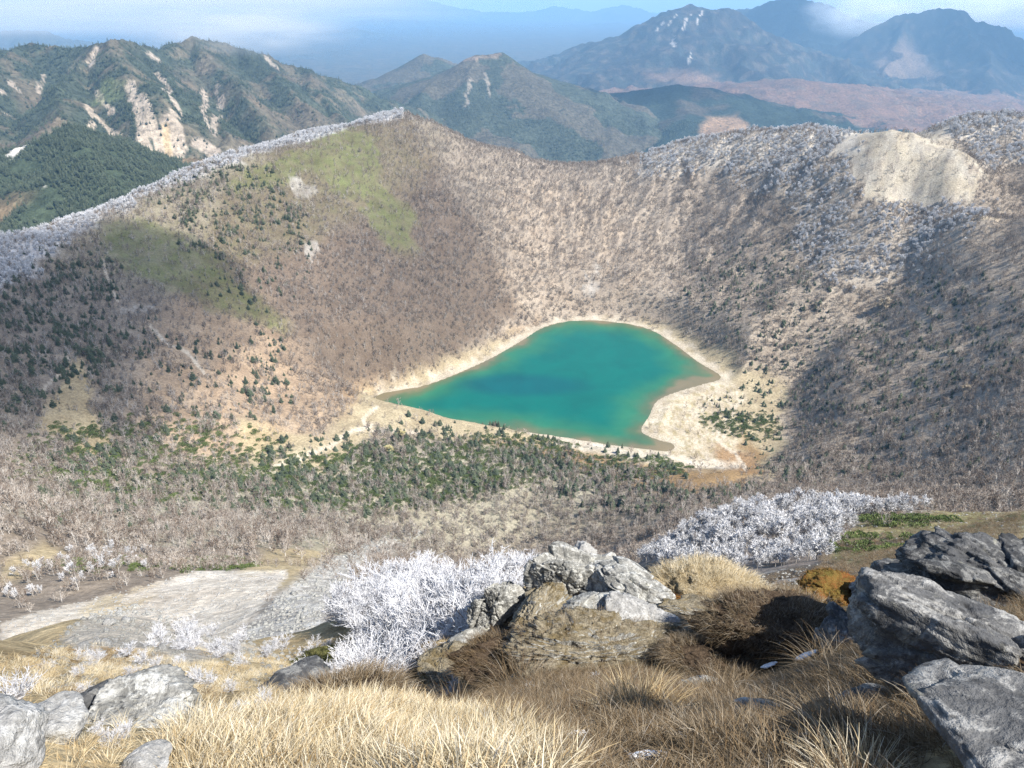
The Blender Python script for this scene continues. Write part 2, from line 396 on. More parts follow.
def runmax(x, y, back_off=3):
    r = np.hypot(x, y); th = np.arctan2(x, y)
    return bil(RUN, np.log(np.maximum(r, R0) / R0) / DL - back_off, JO + (th / thmax(r) + 1) / 2 * (2 * JD - 1))
def hit(px, py, rmin=2.0, rmax=1800):
    """where the line of sight through a pixel meets the ground beyond rmin"""
    th, t = th_t(px, py); rs = np.exp(np.linspace(math.log(rmin), math.log(rmax), 3000))
    x, y = rs * math.sin(th), rs * math.cos(th)
    g = ground(x, y); zz = CZ + rs * t
    k = np.nonzero(zz <= g)[0]; k = k[0] if len(k) else len(rs) - 1
    return np.array([x[k], y[k], g[k]]), rs[k]

# ------------------------------------------------------------------ ground cover (what grows or lies where)
wx = fbm(X / 40, Y / 40, 4, 11) * 14 * np.clip(GR / 300, .2, 1.2); wy = fbm(X / 40 + 50, Y / 40, 4, 12) * 9 * np.clip(GR / 300, .2, 1.2)
QX, QY = PX + wx, PY + wy
def pg(P, soft=6, r0=0, r1=1e9): return sstep(soft, -soft, sdf_poly(QX, QY, P)) * ((GR >= r0) & (GR <= r1) & (np.abs(TH) < R(60)))
def pl(P, w, r0=0, r1=1e9, raw=True):
    a, b = (PX + wx * .35, PY + wy * .35) if raw else (QX, QY)
    return sstep(w, w * .4, d_line(a, b, P)) * ((GR >= r0) & (GR <= r1) & (np.abs(TH) < R(60)))
def el(cx, cy, rx, ry, ang=0, r0=0, r1=1e9):
    c, s = math.cos(R(ang)), math.sin(R(ang)); dx, dy = QX - cx, QY - cy
    d = np.hypot((dx * c + dy * s) / rx, (-dx * s + dy * c) / ry)
    return sstep(1.25, .75, d) * ((GR >= r0) & (GR <= r1) & (np.abs(TH) < R(60)))
patch = .5 + .5 * np.clip(fbm(X / 25, Y / 25, 5, 21) * 2.2, -1, 1)
fine = .5 + .5 * np.clip(fbm(X / 6, Y / 6, 4, 25) * 2.2, -1, 1)
ALB = np.empty(X.shape + (3,)); ALB[:] = (.235, .195, .155)
def lay(mask, col, k=1.0):
    m = (mask * k)[..., None]; ALB[:] = ALB * (1 - m) + np.array(col) * m
G = {}
fine2 = .5 + .5 * np.clip(fbm(X / 9, Y / 9, 5, 27) * 2.6, -1, 1)
def brk(m, n=None, w=.18):
    n = fine if n is None else n
    return sstep(.5 - w, .5 + w, m * 1.15 + (n - .5) * .7 * (m < .98) - .08) * (m > .02)
lay(pg([(500, 150), (760, 150), (760, 330), (500, 330)], 20, 800), (.30, .25, .20))
lay(pg([(330, 105), (408, 112), (440, 165), (470, 220), (500, 268), (524, 316), (380, 400), (250, 420), (180, 300), (230, 180)], 9, 600), (.150, .114, .086))  # brown birch slope, its colour darkened as if under cloud shadow
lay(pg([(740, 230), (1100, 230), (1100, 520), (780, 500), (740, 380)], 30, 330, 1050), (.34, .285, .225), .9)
G['rust'] = pg([(180, 290), (260, 310), (340, 400), (330, 460), (230, 480), (150, 440), (130, 360)], 22, 400, 900)
lay(G['rust'] * (.5 + .5 * patch), (.36, .265, .18))
lay(pg([(340, 390), (470, 360), (540, 320), (520, 345), (400, 400), (340, 425)], 10, 500, 1000), (.36, .25, .15), .8)
lay(el(560, 250, 90, 70, 20, 800) * patch, (.33, .255, .185), .6)
G['green'] = np.maximum.reduce([el(165, 258, 78, 30, 22, 500), el(345, 160, 34, 46, -35, 700), el(388, 215, 20, 44, -28, 700), el(280, 170, 60, 14, -20, 900), el(230, 300, 60, 14, 25, 600), el(250, 200, 190, 60, -18, 600) * .38])
G['green'] = np.clip(G['green'] * (.55 + .7 * fine2), 0, 1)
lay(G['green'] * (.55 + .45 * patch), (.125, .145, .05), .85)
G['meadow'] = np.maximum.reduce([pg([(70, 370), (85, 360), (95, 400), (115, 450), (100, 465), (40, 425), (50, 395)], 6, 350, 800), pg([(0, 560), (45, 545), (70, 552), (30, 580), (0, 585)], 5, 150, 420),
                                 pg([(240, 420), (330, 440), (330, 460), (280, 480), (240, 470)], 8, 400, 800), pg([(260, 548), (350, 535), (300, 590), (230, 590)], 8, 120, 500)])
lay(G['meadow'], (.37, .295, .18))
lay(pg([(20, 500), (200, 470), (330, 445), (480, 440), (660, 470), (650, 520), (420, 560), (200, 560), (20, 550)], 25, 300, 650), (.29, .27, .205), .8)
# beach, straw flats and bog round the lake
ringn = fbm(X / 18, Y / 18, 4, 41)
G['sand'] = np.where(inb, sstep(17, 4, beach + ringn * 24), 0)
G['spit'] = pg([(668, 392), (720, 375), (745, 392), (735, 430), (752, 462), (700, 470), (640, 455), (640, 425), (655, 402)], 6, 500, 900)
G['straw'] = pg([(600, 318), (660, 325), (720, 350), (785, 385), (792, 400), (775, 420), (788, 442), (765, 478), (700, 490), (640, 470), (560, 455), (480, 440), (380, 430), (330, 470), (300, 470), (345, 410), (365, 390), (520, 335)], 8, 400, 1050)
lay(G['straw'], (.31, .255, .165)); lay(G['straw'] * fine, (.42, .355, .24), .6)
lay(pg([(690, 455), (740, 430), (765, 455), (745, 490), (660, 498), (560, 465), (470, 440), (560, 445), (640, 466)], 7, 400, 760), (.24, .155, .075), .9)
lay(G['spit'], (.40, .335, .235), .85); lay(G['spit'] * fine2, (.52, .465, .375), .75); lay(G['spit'] * sstep(.55, .75, fine), (.30, .25, .14), .8)
lay(el(735, 460, 22, 13, 20, 400, 800), (.25, .155, .08), .9)
lay(G['sand'] * (1 - .6 * G['spit']), (.42, .365, .285), .9); lay(G['sand'] * fine2, (.52, .465, .38), .6); lay(pl([(560, 441), (630, 455), (690, 462), (735, 465)], 7, 400, 800) * (.4 + .6 * fine2), (.54, .49, .41))
lay(np.where(inb, sstep(4, 1, beach + ringn * 3), 0), (.40, .35, .27), .8)
# trails and streaks
G['trail'] = np.maximum.reduce([pl([(372, 425), (350, 432), (330, 445), (300, 458), (265, 470), (235, 482)], 3.2, 400, 900), pl([(375, 408), (362, 420), (372, 430), (420, 432)], 2.2, 400, 900), pl([(150, 328), (170, 345), (185, 352), (205, 372)], 2.2, 400, 1000),
                                pl([(103, 262), (108, 280), (118, 300)], 2.0, 400, 1100), pl([(70, 360), (52, 380), (20, 412), (0, 420)], 2.2, 300, 900), pl([(742, 400), (722, 425), (716, 440), (735, 452), (745, 470)], 2.4, 400, 900)])
lay(G['trail'], (.52, .455, .365), .85)
G['bare_rock'] = np.maximum.reduce([el(302, 188, 17, 7, 35, 600), el(310, 250, 9, 11, 25, 600), el(592, 282, 12, 26, 10, 600) * patch, el(138, 312, 16, 5, 0, 400, 1200)])
G['bare_rock'] = brk(G['bare_rock'], fine2, .06)
lay(G['bare_rock'] * (.3 + .7 * fine), (.36, .34, .31), .8)
# scree gully and the rubble bank beside it
fx0 = sstep(.35, .7, .5 + fbm(X / 2.2, Y / 5.5, 5, 73))
G['scree'] = pg([(0, 622), (60, 606), (130, 590), (190, 572), (225, 572), (250, 578), (290, 572), (270, 598), (245, 625), (230, 650), (170, 655), (90, 650), (0, 665)], 6, 85, 240)
G['scree'] = brk(G['scree'], fx0 * .5 + fine * .5, .22)
lay(G['scree'], (.57, .505, .42)); lay(G['scree'] * fx0, (.40, .35, .285), .6); lay(G['scree'] * el(120, 600, 40, 12, -20), (.50, .41, .27), .8)
lay(pl([(125, 600), (200, 575), (285, 575)], 6, 90, 260) * (.3 + .7 * fine), (.70, .64, .56), .8)
G['rubble'] = pg([(250, 625), (280, 592), (330, 560), (400, 528), (430, 530), (380, 560), (330, 600), (320, 650), (280, 680), (235, 665)], 8, 55, 430)
lay(G['rubble'], (.36, .335, .30)); lay(G['rubble'] * (fine > .6), (.60, .57, .52), .7)
# bare pale ridge at the far rim
G['tan'] = pg([(835, 132), (900, 118), (945, 130), (985, 178), (975, 207), (915, 203), (868, 198), (850, 165)], 9, 1030, 1500)
G['tan'] = np.clip(brk(G['tan'], .5 * patch + .5 * fine2, .16), 0, 1)
lay(G['tan'], (.335, .305, .255)); lay(G['tan'] * patch, (.39, .325, .225), .6); lay(G['tan'] * (fine > .7), (.24, .21, .18), .6)
lay(np.maximum(pg([(640, 150), (720, 135), (860, 122), (862, 146), (760, 162), (640, 172)], 5, 1130, 1700), pg([(925, 128), (980, 110), (1060, 112), (1060, 134), (960, 142)], 5, 1130, 1700)) * (.5 + .5 * fine2), (.54, .50, .44), .85)
lay(el(978, 214, 30, 6, 5, 800, 1000), (.45, .37, .26))
# plateau
G['plateau'] = pg([(825, 535), (900, 512), (1040, 508), (1040, 560), (900, 575), (830, 562)], 6, 55, 260)
lay(G['plateau'], (.30, .25, .14)); lay(G['plateau'] * (patch > .5), (.20, .19, .08), .7)
lay(el(900, 545, 60, 7, 0, 55, 260), (.23, .14, .09), .7)
lay(pl([(862, 533), (900, 545), (960, 548)], 2, 60, 260), (.45, .38, .26), .7)
G['tree_shade'] = pg([(640, 560), (760, 575), (830, 560), (860, 580), (760, 610), (700, 605), (640, 590)], 8, 14, 150)  # dark ground here puts the grove's cast shade into the albedo
lay(G['tree_shade'], (.09, .075, .062)); lay(G['tree_shade'] * (fine > .78), (.6, .6, .6), .5)
# frosted crests
crest_l = pg([(-60, 250), (0, 228), (70, 205), (130, 178), (200, 162), (250, 148), (250, 160), (170, 185), (110, 212), (70, 240), (30, 275), (-60, 320)], 6, 700, 1400)
crest_t = pl([(240, 152), (300, 140), (350, 122), (400, 114)], 6, 1000, 1700)
crest_r = np.maximum(pg([(640, 165), (650, 150), (720, 138), (860, 122), (868, 150), (855, 205), (900, 208), (1000, 206), (960, 235), (890, 280), (850, 290), (800, 260), (790, 200), (740, 180), (700, 170), (650, 172)], 14, 850, 1700), pg([(930, 128), (980, 112), (1050, 118), (1050, 165), (990, 170), (960, 140)], 6, 1080, 1700))
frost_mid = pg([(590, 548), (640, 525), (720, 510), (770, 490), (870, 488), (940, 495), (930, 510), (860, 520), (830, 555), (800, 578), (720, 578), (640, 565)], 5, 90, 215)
frost_far = np.maximum(pg([(310, 600), (340, 575), (420, 555), (520, 540), (560, 545), (520, 575), (420, 600), (330, 625)], 8, 22, 60), 0)
lay(np.maximum(crest_l, crest_t), (.50, .50, .51), .8); lay(crest_r * (.35 + .65 * patch), (.43, .385, .325), .65)
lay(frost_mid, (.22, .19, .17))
# summit slope underfoot: dry turf, with peat where the rocks stand
near = sstep(60, 30, GR)
lay(near, (.34, .265, .155)); lay(near * patch, (.25, .185, .10), .6)
fx = .5 + .5 * np.clip(fbm(X / .8, Y / .8, 5, 71) * 2.4, -1, 1)
lay(near * fx, (.46, .38, .24), .5)
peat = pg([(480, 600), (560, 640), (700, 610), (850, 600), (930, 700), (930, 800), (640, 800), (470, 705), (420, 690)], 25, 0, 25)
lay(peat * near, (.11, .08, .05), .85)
lay(pg([(60, 640), (90, 612), (140, 605), (200, 625), (260, 650), (180, 665), (90, 665)], 6, 9, 60), (.40, .37, .33), .8)
lay(el(95, 655, 60, 8, 0, 8, 60), (.27, .17, .07), .8)
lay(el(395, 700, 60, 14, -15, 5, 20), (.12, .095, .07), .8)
lay((((GR > 1000) & (RUN > T_ + .006) & (TH < R(12))) | (GR > 1120 + np.clip(PX, 0, 400) * .75) & (PX < 330)).astype(float), (.05, .06, .04))
ALB = np.clip(ALB, .01, .85)

def build_terrain():
    n = NR * NS
    idx = np.arange(n).reshape(NR, NS)
    f = np.stack([idx[:-1, :-1], idx[:-1, 1:], idx[1:, 1:], idx[1:, :-1]], -1).reshape(-1, 4)
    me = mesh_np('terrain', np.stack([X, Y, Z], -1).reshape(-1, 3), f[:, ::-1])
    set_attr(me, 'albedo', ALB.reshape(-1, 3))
    o = obj('terrain', me, M['terrain'])
    tag(o, 'brown crater slopes and summit turf running down to the turquoise lake', 'terrain', kind='structure')
build_terrain()

def build_lake():
    lo = LAKE.min(0) - 8; hi = LAKE.max(0) + 8; st = 2.5
    xs = np.arange(lo[0], hi[0], st); ys = np.arange(lo[1], hi[1], st)
    gx, gy = np.meshgrid(xs, ys, indexing='ij')
    d = sdf_poly(gx, gy, LAKE)
    idx = np.arange(gx.size).reshape(gx.shape)
    f = np.stack([idx[:-1, :-1], idx[1:, :-1], idx[1:, 1:], idx[:-1, 1:]], -1).reshape(-1, 4)
    keep = (d.ravel()[f] < 7).all(1); f = f[keep]
    used = np.unique(f); mp = np.full(gx.size, -1); mp[used] = np.arange(len(used))
    V = np.stack([gx, gy, np.zeros_like(gx)], -1).reshape(-1, 3)[used]
    dep = -d.ravel()[used]; n = fbm(V[:, 0] / 45, V[:, 1] / 45, 4, 9)
    px, py = project(V[:, 0], V[:, 1], V[:, 2])
    right = sstep(640, 700, px) * sstep(425, 440, py); left = sstep(440, 385, px)
    br = sstep(640, 690, px) * sstep(350, 375, py)
    e = dep + n * 20 + 6 - 20 * right - 15 * left - 13 * br
    c = np.empty((len(V), 3)); c[:] = (.17, .145, .085)
    def go(a, b, col):
        m = sstep(a, b, e)[:, None]; c[:] = c * (1 - m) + np.array(col) * m
    go(1, 10, (.075, .125, .065)); go(7, 26, (.022, .140, .078)); go(20, 60, (.0, .112, .088)); 
    m = (sstep(.9, .4, np.hypot((px - 520 - .4 * (py - 380)) / 95, (py - 385) / 16)) * .75)[:, None]; c[:] = c * (1 - m) + np.array((.0, .07, .083)) * m
    me = mesh_np('lake', V, mp[f]); set_attr(me, 'albedo', c)
    tag(obj('lake', me, M['water']), 'turquoise crater lake with shallow brown edges', 'lake', kind='structure')
build_lake()

# ------------------------------------------------------------------ far country
def wpt(p): return world(*p)
RIDGES = {   # kind -> (label, slope, concavity length, list of polylines (px, py, range))
 'scarred_massif': ('dark forested massif with pale eroded scars behind the crater ridge', .72, 2600, [
    [(-220, 60, 4300), (-60, 55, 4100), (0, 46, 4000), (25, 42, 3950), (60, 47, 3800), (95, 46, 3650), (112, 38, 3600), (140, 44, 3750), (168, 47, 3950), (197, 35, 4200), (240, 45, 4300), (300, 68, 4400), (350, 86, 4500), (410, 104, 4600), (480, 128, 4800)],
    [(25, 42, 3950), (-10, 80, 3400), (-40, 120, 2900)], [(95, 46, 3650), (78, 75, 3300), (58, 100, 2950), (30, 135, 2650)],
    [(112, 38, 3600), (128, 62, 3250), (150, 90, 2900)], [(140, 44, 3750), (172, 78, 3350), (200, 112, 2950), (225, 140, 2700)],
    [(197, 35, 4200), (225, 70, 3700), (255, 105, 3200), (275, 130, 2900)], [(300, 68, 4400), (325, 98, 3800), (350, 125, 3400)], [(240, 45, 4300), (290, 85, 3700), (320, 118, 3300)]]),
 'forested_spur': ('low conifer spur with a pale landslip along its crest below the scarred massif', .42, 5000, [
    [(-120, 215, 2050), (-40, 185, 2100), (10, 155, 2180), (55, 124, 2260), (85, 140, 2250), (130, 168, 2200), (180, 190, 2150)], [(55, 124, 2260), (70, 150, 2050), (90, 180, 1900)]]),
 'round_hill': ('rounded brown and green hill in the valley gap', .44, 5200, [
    [(395, 108, 5000), (425, 84, 5300), (445, 66, 5500), (468, 56, 5500), (500, 53, 5550), (518, 66, 5600), (545, 88, 5800)], [(468, 56, 5500), (470, 85, 5100), (478, 110, 4700)], [(500, 53, 5550), (520, 85, 5200), (540, 108, 4900)], [(395, 73, 7000), (430, 53, 7000), (458, 63, 7100)], [(445, 66, 5500), (430, 95, 5000)]]),
 'dark_forest_hill': ('dark blue-green forested hill below the orange plain', .26, 4000, [
    [(470, 128, 5600), (530, 108, 5800), (575, 97, 5900), (630, 91, 6000), (685, 84, 6000), (712, 90, 5900), (738, 112, 5600), (765, 138, 5200)], [(630, 91, 6000), (610, 120, 5200), (600, 145, 4700)], [(685, 84, 6000), (690, 115, 5300), (680, 140, 4800)]]),
 'craggy_mountain': ('tall craggy blue mountain with pale gullies beside the volcano', .52, 3600, [
    [(500, 66, 12000), (535, 58, 11800), (570, 45, 11500), (600, 40, 11300), (630, 30, 11000), (660, 16, 10900), (685, 8, 10800), (704, 4, 10800), (730, 12, 10900), (760, 32, 11000), (800, 55, 11200), (850, 74, 11200)],
    [(704, 4, 10800), (715, 35, 10000), (740, 62, 9300), (770, 82, 8700)], [(660, 16, 10900), (650, 45, 10000), (635, 72, 9200), (600, 86, 8600)], [(630, 30, 11000), (600, 58, 10200), (570, 75, 9600)], [(685, 8, 10800), (680, 45, 9800), (690, 72, 9000)]]),
 'hazy_back_range': ('blue mountain range half lost in cloud behind the craggy mountain', .5, 4200, [
    [(700, 22, 15000), (740, 10, 14800), (765, 3, 14500), (800, -4, 14500), (828, 4, 14500), (855, 20, 14500), (900, 40, 14500)], [(800, -4, 14500), (810, 25, 13500), (820, 50, 12500)], [(740, 10, 14800), (760, 35, 13500)]]),
 'volcano_cone': ('broad blue volcano cone with one brown flank painted sunlit', .60, 4600, [
    [(860, 45, 12600), (890, 22, 12500), (910, 13, 12500), (950, 9, 12500), (970, 10, 12500), (990, 18, 12500), (1024, 36, 12500), (1080, 66, 12400)], [(910, 13, 12500), (900, 45, 11600), (885, 70, 10800)], [(960, 9, 12500), (975, 45, 11500), (990, 70, 10700)]]),
 'rust_hillock': ('low rust coloured hillock on the orange plain', .22, 2500, [
    [(745, 98, 7800), (775, 80, 7800), (800, 77, 7700), (830, 92, 7400), (860, 112, 7000)]]),
 'far_blue_range': ('pale blue mountain range on the horizon', .42, 9000, [
    [(-200, 2, 40000), (0, -2, 40000), (200, -5, 40000), (340, -6, 39000), (420, -3, 38000), (450, 5, 38000), (480, 11, 38000), (525, 12, 38000), (555, 5, 38000), (585, 11, 38000), (600, 9, 38000), (622, 4, 38000), (640, 8, 38000), (668, 18, 38000), (740, 30, 38000), (900, 20, 38000), (1200, 10, 38000)]]),
 'pale_valley_ridges': ('pale blue ridges stepping away in the haze', .36, 6000, [
    [(-250, 40, 21000), (-100, 34, 21000), (0, 38, 21000), (150, 42, 21000), (280, 36, 22000), (350, 28, 22000), (400, 36, 22000), (470, 38, 22000), (540, 46, 22000), (600, 40, 22000), (700, 40, 22000)],
    [(-200, 22, 15500), (0, 31, 15000), (35, 29, 15000), (75, 42, 14500), (200, 52, 14500), (300, 56, 14500), (380, 62, 14500), (450, 68, 14500), (520, 58, 14500), (600, 60, 14500)],
    [(280, 30, 30000), (380, 18, 30000), (450, 22, 30000), (520, 26, 30000), (620, 22, 30000)]]),
}
FR0, FR1, FNR, FNS = 1650.0, 52000.0, 760, 800
def build_far():
    fr = np.exp(np.linspace(math.log(FR0), math.log(FR1), FNR)); ft = np.linspace(R(-46), R(46), FNS)
    A, B = np.meshgrid(fr, ft, indexing='ij'); x = A * np.sin(B); y = A * np.cos(B)
    z = -640 + 30 * fbm(x / 900, y / 900, 5, 2) + sstep(16000, 40000, A) * -150
    z = np.where(A < 2500, np.minimum(z, -400 - (A - FR0) * .3), z)
    ids = np.zeros(A.shape, int); gap = np.full(A.shape, 1e9); base = z.copy()
    names = list(RIDGES)
    wxx = fbm(x / 800, y / 800, 4, 5); wyy = fbm(x / 800 + 70, y / 800, 4, 6)
    for q, nm in enumerate(names):
        lab, sl, L, lines = RIDGES[nm]
        far = np.mean([p[2] for p in lines[0]]); sc_ = far / 4000
        ws = 130 * min(sc_, 4)
        h = np.full(A.shape, -1e9); dd = np.full(A.shape, 1e9)
        hmax = max(wpt(p)[2] for l in lines for p in l)
        for l in lines:
            P = [wpt(p) for p in l]
            for a, b in zip(P[:-1], P[1:]):
                ex, ey = b[0] - a[0], b[1] - a[1]
                xx = x + wxx * ws; yy = y + wyy * ws
                t = np.clip(((xx - a[0]) * ex + (yy - a[1]) * ey) / (ex * ex + ey * ey), 0, 1)
                d = np.hypot(xx - a[0] - t * ex, yy - a[1] - t * ey)
                hh = a[2] + t * (b[2] - a[2]) - sl * d / (1 + d / L * .8)
                h = np.maximum(h, hh); dd = np.minimum(dd, d)
        # gullies between spurs
        lam = 420 * min(sc_, 3.5) ** .8
        rg = ridged(x / lam + wxx * .5, y / lam + wyy * .5, 5, 60 + q)
        amp = (110 if nm not in ('forested_spur', 'dark_forest_hill', 'rust_hillock', 'round_hill') else 50) * min(sc_, 2.2) ** .75
        h = h + (rg - .45) * amp * 1.15 * sstep(0, lam * .9, dd) + fbm(x / (lam * .35), y / (lam * .35), 5, 90 + q) * amp * .26 - np.abs(fbm(x / (lam * .5), y / (lam * .5), 4, 120 + q)) * amp * .35 * sstep(0, lam * .5, dd)
        up = h > z
        gap = np.where(up, h - z, np.minimum(gap, z - h)); z = np.maximum(z, h); ids = np.where(up, q + 1, ids)
    px, py = project(x, y, z)
    # cover
    gy, gx = np.gradient(z); steep = np.hypot(gx / (np.gradient(ft)[0] * A), gy / np.gradient(A, axis=0))
    nA = .5 + .5 * np.clip(fbm(x / 500, y / 500, 5, 31) * 2.2, -1, 1); nB = .5 + .5 * np.clip(fbm(x / 130, y / 130, 4, 33) * 2.2, -1, 1)
    qx = px + fbm(x / 300, y / 300, 4, 35) * 14; qy = py + fbm(x / 300, y / 300, 4, 36) * 8
    c = np.empty(A.shape + (3,)); c[:] = (.10, .085, .06)
    def lay2(m, col, k=1.0): m = (np.asarray(m, float) * k)[..., None]; c[:] = c * (1 - m) + np.array(col) * m
    nC = fbm(x / 60, y / 60, 4, 39) * 1.6
    def P2(P, s=4): return sstep(s, -s, sdf_poly(qx, qy, P))
    def L2(P, w): return sstep(.42, .58, sstep(w * 1.5, 0, d_line(px + (qx - px) * .6, py + (qy - py) * .5, P)) + nC * .45)
    D = {n_: ids == i + 1 for i, n_ in enumerate(names)}
    lay2(ids == 0, (.075, .07, .05)); lay2((ids == 0) * nA, (.13, .09, .06), .5); lay2((ids == 0) * (A < 4200), (.045, .055, .038))
    lay2(D['scarred_massif'], (.050, .060, .042)); lay2(D['scarred_massif'] * sstep(.45, .8, nA), (.13, .105, .075), .8); lay2(D['scarred_massif'] * sstep(.55, .8, nB), (.17, .13, .09), .5)
    m = D['scarred_massif']
    lay2(m * np.maximum.reduce([L2([(133, 85), (136, 110), (142, 140), (150, 160)], 7), L2([(140, 100), (150, 130)], 10), L2([(165, 122), (170, 160)], 16) * (nB > .25), L2([(150, 122), (160, 163)], 6), L2([(118, 145), (132, 158)], 13) * (nB > .3), L2([(88, 108), (105, 128), (122, 150)], 4), L2([(100, 92), (112, 112)], 4), L2([(90, 125), (92, 140)], 5), L2([(86, 140), (105, 157)], 3)]), (.37, .305, .235), .9)
    lay2(m * L2([(162, 125), (166, 160)], 5), (.42, .31, .18), .8)
    lay2(m * np.maximum.reduce([L2([(157, 74), (168, 92), (180, 113)], 3), L2([(95, 50), (88, 63)], 4.5), L2([(45, 75), (38, 92)], 3), L2([(8, 82), (18, 92)], 4), L2([(204, 92), (208, 118), (213, 135)], 3), L2([(218, 88), (222, 110), (214, 130)], 5) * (nB > .3), L2([(265, 56), (278, 67)], 3), L2([(195, 142), (210, 150)], 8) * (nB > .35), L2([(150, 52), (160, 60)], 2.5), L2([(0, 95), (10, 110)], 6) * (nB > .5)]), (.35, .29, .23), .85)
    lay2(m * P2([(110, 75), (130, 80), (125, 100), (95, 105)]) , (.12, .14, .06), .6)
    m = D['forested_spur']; lay2(m, (.045, .058, .035)); lay2(m * sstep(.5, .8, nA) , (.19, .13, .08), .7)
    lay2(m * L2([(12, 156), (35, 138), (54, 126)], 3.5), (.60, .56, .50), .95)
    m = D['round_hill']; lay2(m, (.085, .075, .055)); lay2(m * (nA > .5), (.045, .058, .042), .8); lay2(m * L2([(455, 60), (470, 57), (500, 55)], 3), (.22, .16, .12), .7)
    lay2(m * np.maximum(L2([(482, 75), (490, 95)], 2), L2([(470, 80), (465, 105)], 2)), (.3, .25, .2), .6)
    m = D['dark_forest_hill']; lay2(m, (.030, .042, .034)); lay2(m * sstep(.62, .85, nA), (.10, .075, .055), .6); lay2(m * P2([(715, 115), (740, 115), (755, 135), (705, 138), (700, 125)]), (.30, .19, .11), .8)
    m = D['craggy_mountain']; lay2(m, (.036, .036, .034)); lay2(m * (nA > .55), (.04, .046, .042), .85); lay2(m * sstep(.5, .9, nB), (.15, .115, .085), .5); lay2(m * np.maximum.reduce([L2([(672, 37), (673, 46)], 1.6), L2([(690, 15), (682, 30)], .9), L2([(700, 10), (696, 24)], .9), L2([(663, 20), (654, 34)], .9), L2([(689, 52), (691, 62)], .9), L2([(676, 14), (668, 26)], .8)]), (.5, .44, .38), .8)
    lay2(P2([(640, 72), (700, 70), (740, 95), (770, 120), (760, 140), (735, 112), (715, 88), (660, 84)], 6) * (A > 6100), (.19, .12, .08), .8)
    lay2(P2([(715, 100), (800, 105), (900, 118), (1024, 112), (1040, 150), (740, 150)], 6) * (ids == 0), (.155, .095, .042), .85); lay2((ids == 0) * (A > 5500) * sstep(.5, .75, nB), (.05, .05, .04), .7)
    m = D['rust_hillock']; lay2(m, (.17, .10, .07), .9); lay2(m * (nB > .6), (.12, .09, .07), .6)
    m = D['hazy_back_range']; lay2(m, (.05, .055, .05))
    m = D['volcano_cone']; lay2(m, (.028, .030, .029)); lay2(m * sstep(.55, .9, nB), (.11, .08, .06), .5); lay2(m * P2([(880, 55), (905, 40), (925, 55), (940, 85), (870, 85)], 8), (.20, .14, .10), .7)  # last patch paints the sunlit flank lighter in the cover colour
    lay2(D['far_blue_range'] | D['pale_valley_ridges'], (.08, .08, .07))
    allV = np.stack([x, y, z], -1).reshape(-1, 3)
    idx = np.arange(A.size).reshape(A.shape)
    f = np.stack([idx[:-1, :-1], idx[1:, :-1], idx[1:, 1:], idx[:-1, 1:]], -1).reshape(-1, 4)[:, ::-1]
    fid = ids.ravel()[f].max(1)
    for q in range(len(names) + 1):
        fk = f[fid == q]
        if not len(fk): continue
        used = np.unique(fk); mp = np.full(A.size, -1); mp[used] = np.arange(len(used))
        nm = 'valley_land' if q == 0 else names[q - 1]
        me = mesh_np(nm, allV[used], mp[fk]); set_attr(me, 'albedo', c.reshape(-1, 3)[used])
        tag(obj(nm, me, M['far']), 'brown valley land between the distant mountains' if q == 0 else RIDGES[names[q - 1]][0], 'valley' if q == 0 else 'mountain', kind='structure')
    return A, B, x, y, z, ids, names, nA, nB, c, px, py
FARD = build_far()

# ------------------------------------------------------------------ plants: meshes
def unit(v): v = np.asarray(v, float); return v / (np.linalg.norm(v) + 1e-9)
def rdir(rg, up=.0):
    a = rg.uniform(0, 2 * PI); z = rg.uniform(-.3, 1) if up == 0 else up
    return np.array([math.cos(a) * math.sqrt(max(0, 1 - z * z)), math.sin(a) * math.sqrt(max(0, 1 - z * z)), z])
def tree_meshes(seed, h, nb=13, nt=7, tw=.035, spread=.42, thick=1.0, t0=.22):
    rg = random.Random(seed); tr = MB(); cr = MB()
    lean = np.array([rg.uniform(-.12, .12), rg.uniform(-.12, .12), 0]) * h
    top = np.array([0, 0, h * .85]) + lean
    def on(t): return np.array([0, 0, -.3]) * (1 - t) + top * t + np.array([math.sin(t * 5 + seed) * .03 * h, math.cos(t * 4 + seed) * .03 * h, 0]) * t
    tr.tube([on(t) for t in (0, .3, .6, 1)], [.022 * h * thick, .017 * h * thick, .011 * h * thick, .003 * h], 4, rg.random())
    for b in range(nb):
        t = rg.uniform(t0, .97); p = on(t); az = rg.uniform(0, 2 * PI); el_ = rg.uniform(.5, 1.05)
        L = h * spread * rg.uniform(.6, 1.1) * (1.15 - .5 * t)
        d = np.array([math.cos(az) * math.cos(el_), math.sin(az) * math.cos(el_), math.sin(el_)])
        m_ = p + d * L * .55 + np.array([0, 0, .02 * h]); e = p + d * L + np.array([0, 0, .08 * h])
        tr.tube([p, m_, e], [.008 * h * thick, .005 * h * thick, .001 * h], 3, rg.random())
        for k in range(nt):
            q = rg.uniform(.3, 1.0); s = (p + (m_ - p) * q / .55) if q < .55 else (m_ + (e - m_) * (q - .55) / .45)
            dd = unit(d + np.array([rg.gauss(0, .6), rg.gauss(0, .6), rg.gauss(.25, .4)])); l = h * rg.uniform(.10, .2)
            sd_ = unit(np.cross(dd, rdir(rg))) * tw * h * .5
            cr.tri(tuple(s - sd_), tuple(s + sd_), tuple(s + dd * l), rg.random())
            for k2 in range(2):
                s2 = s + dd * l * rg.uniform(.3, .8); d2 = unit(dd + np.array([rg.gauss(0, .7), rg.gauss(0, .7), rg.gauss(.1, .5)])); sd2 = unit(np.cross(d2, rdir(rg))) * tw * h * .4
                cr.tri(tuple(s2 - sd2), tuple(s2 + sd2), tuple(s2 + d2 * l * .8), rg.random())
    return tr, cr
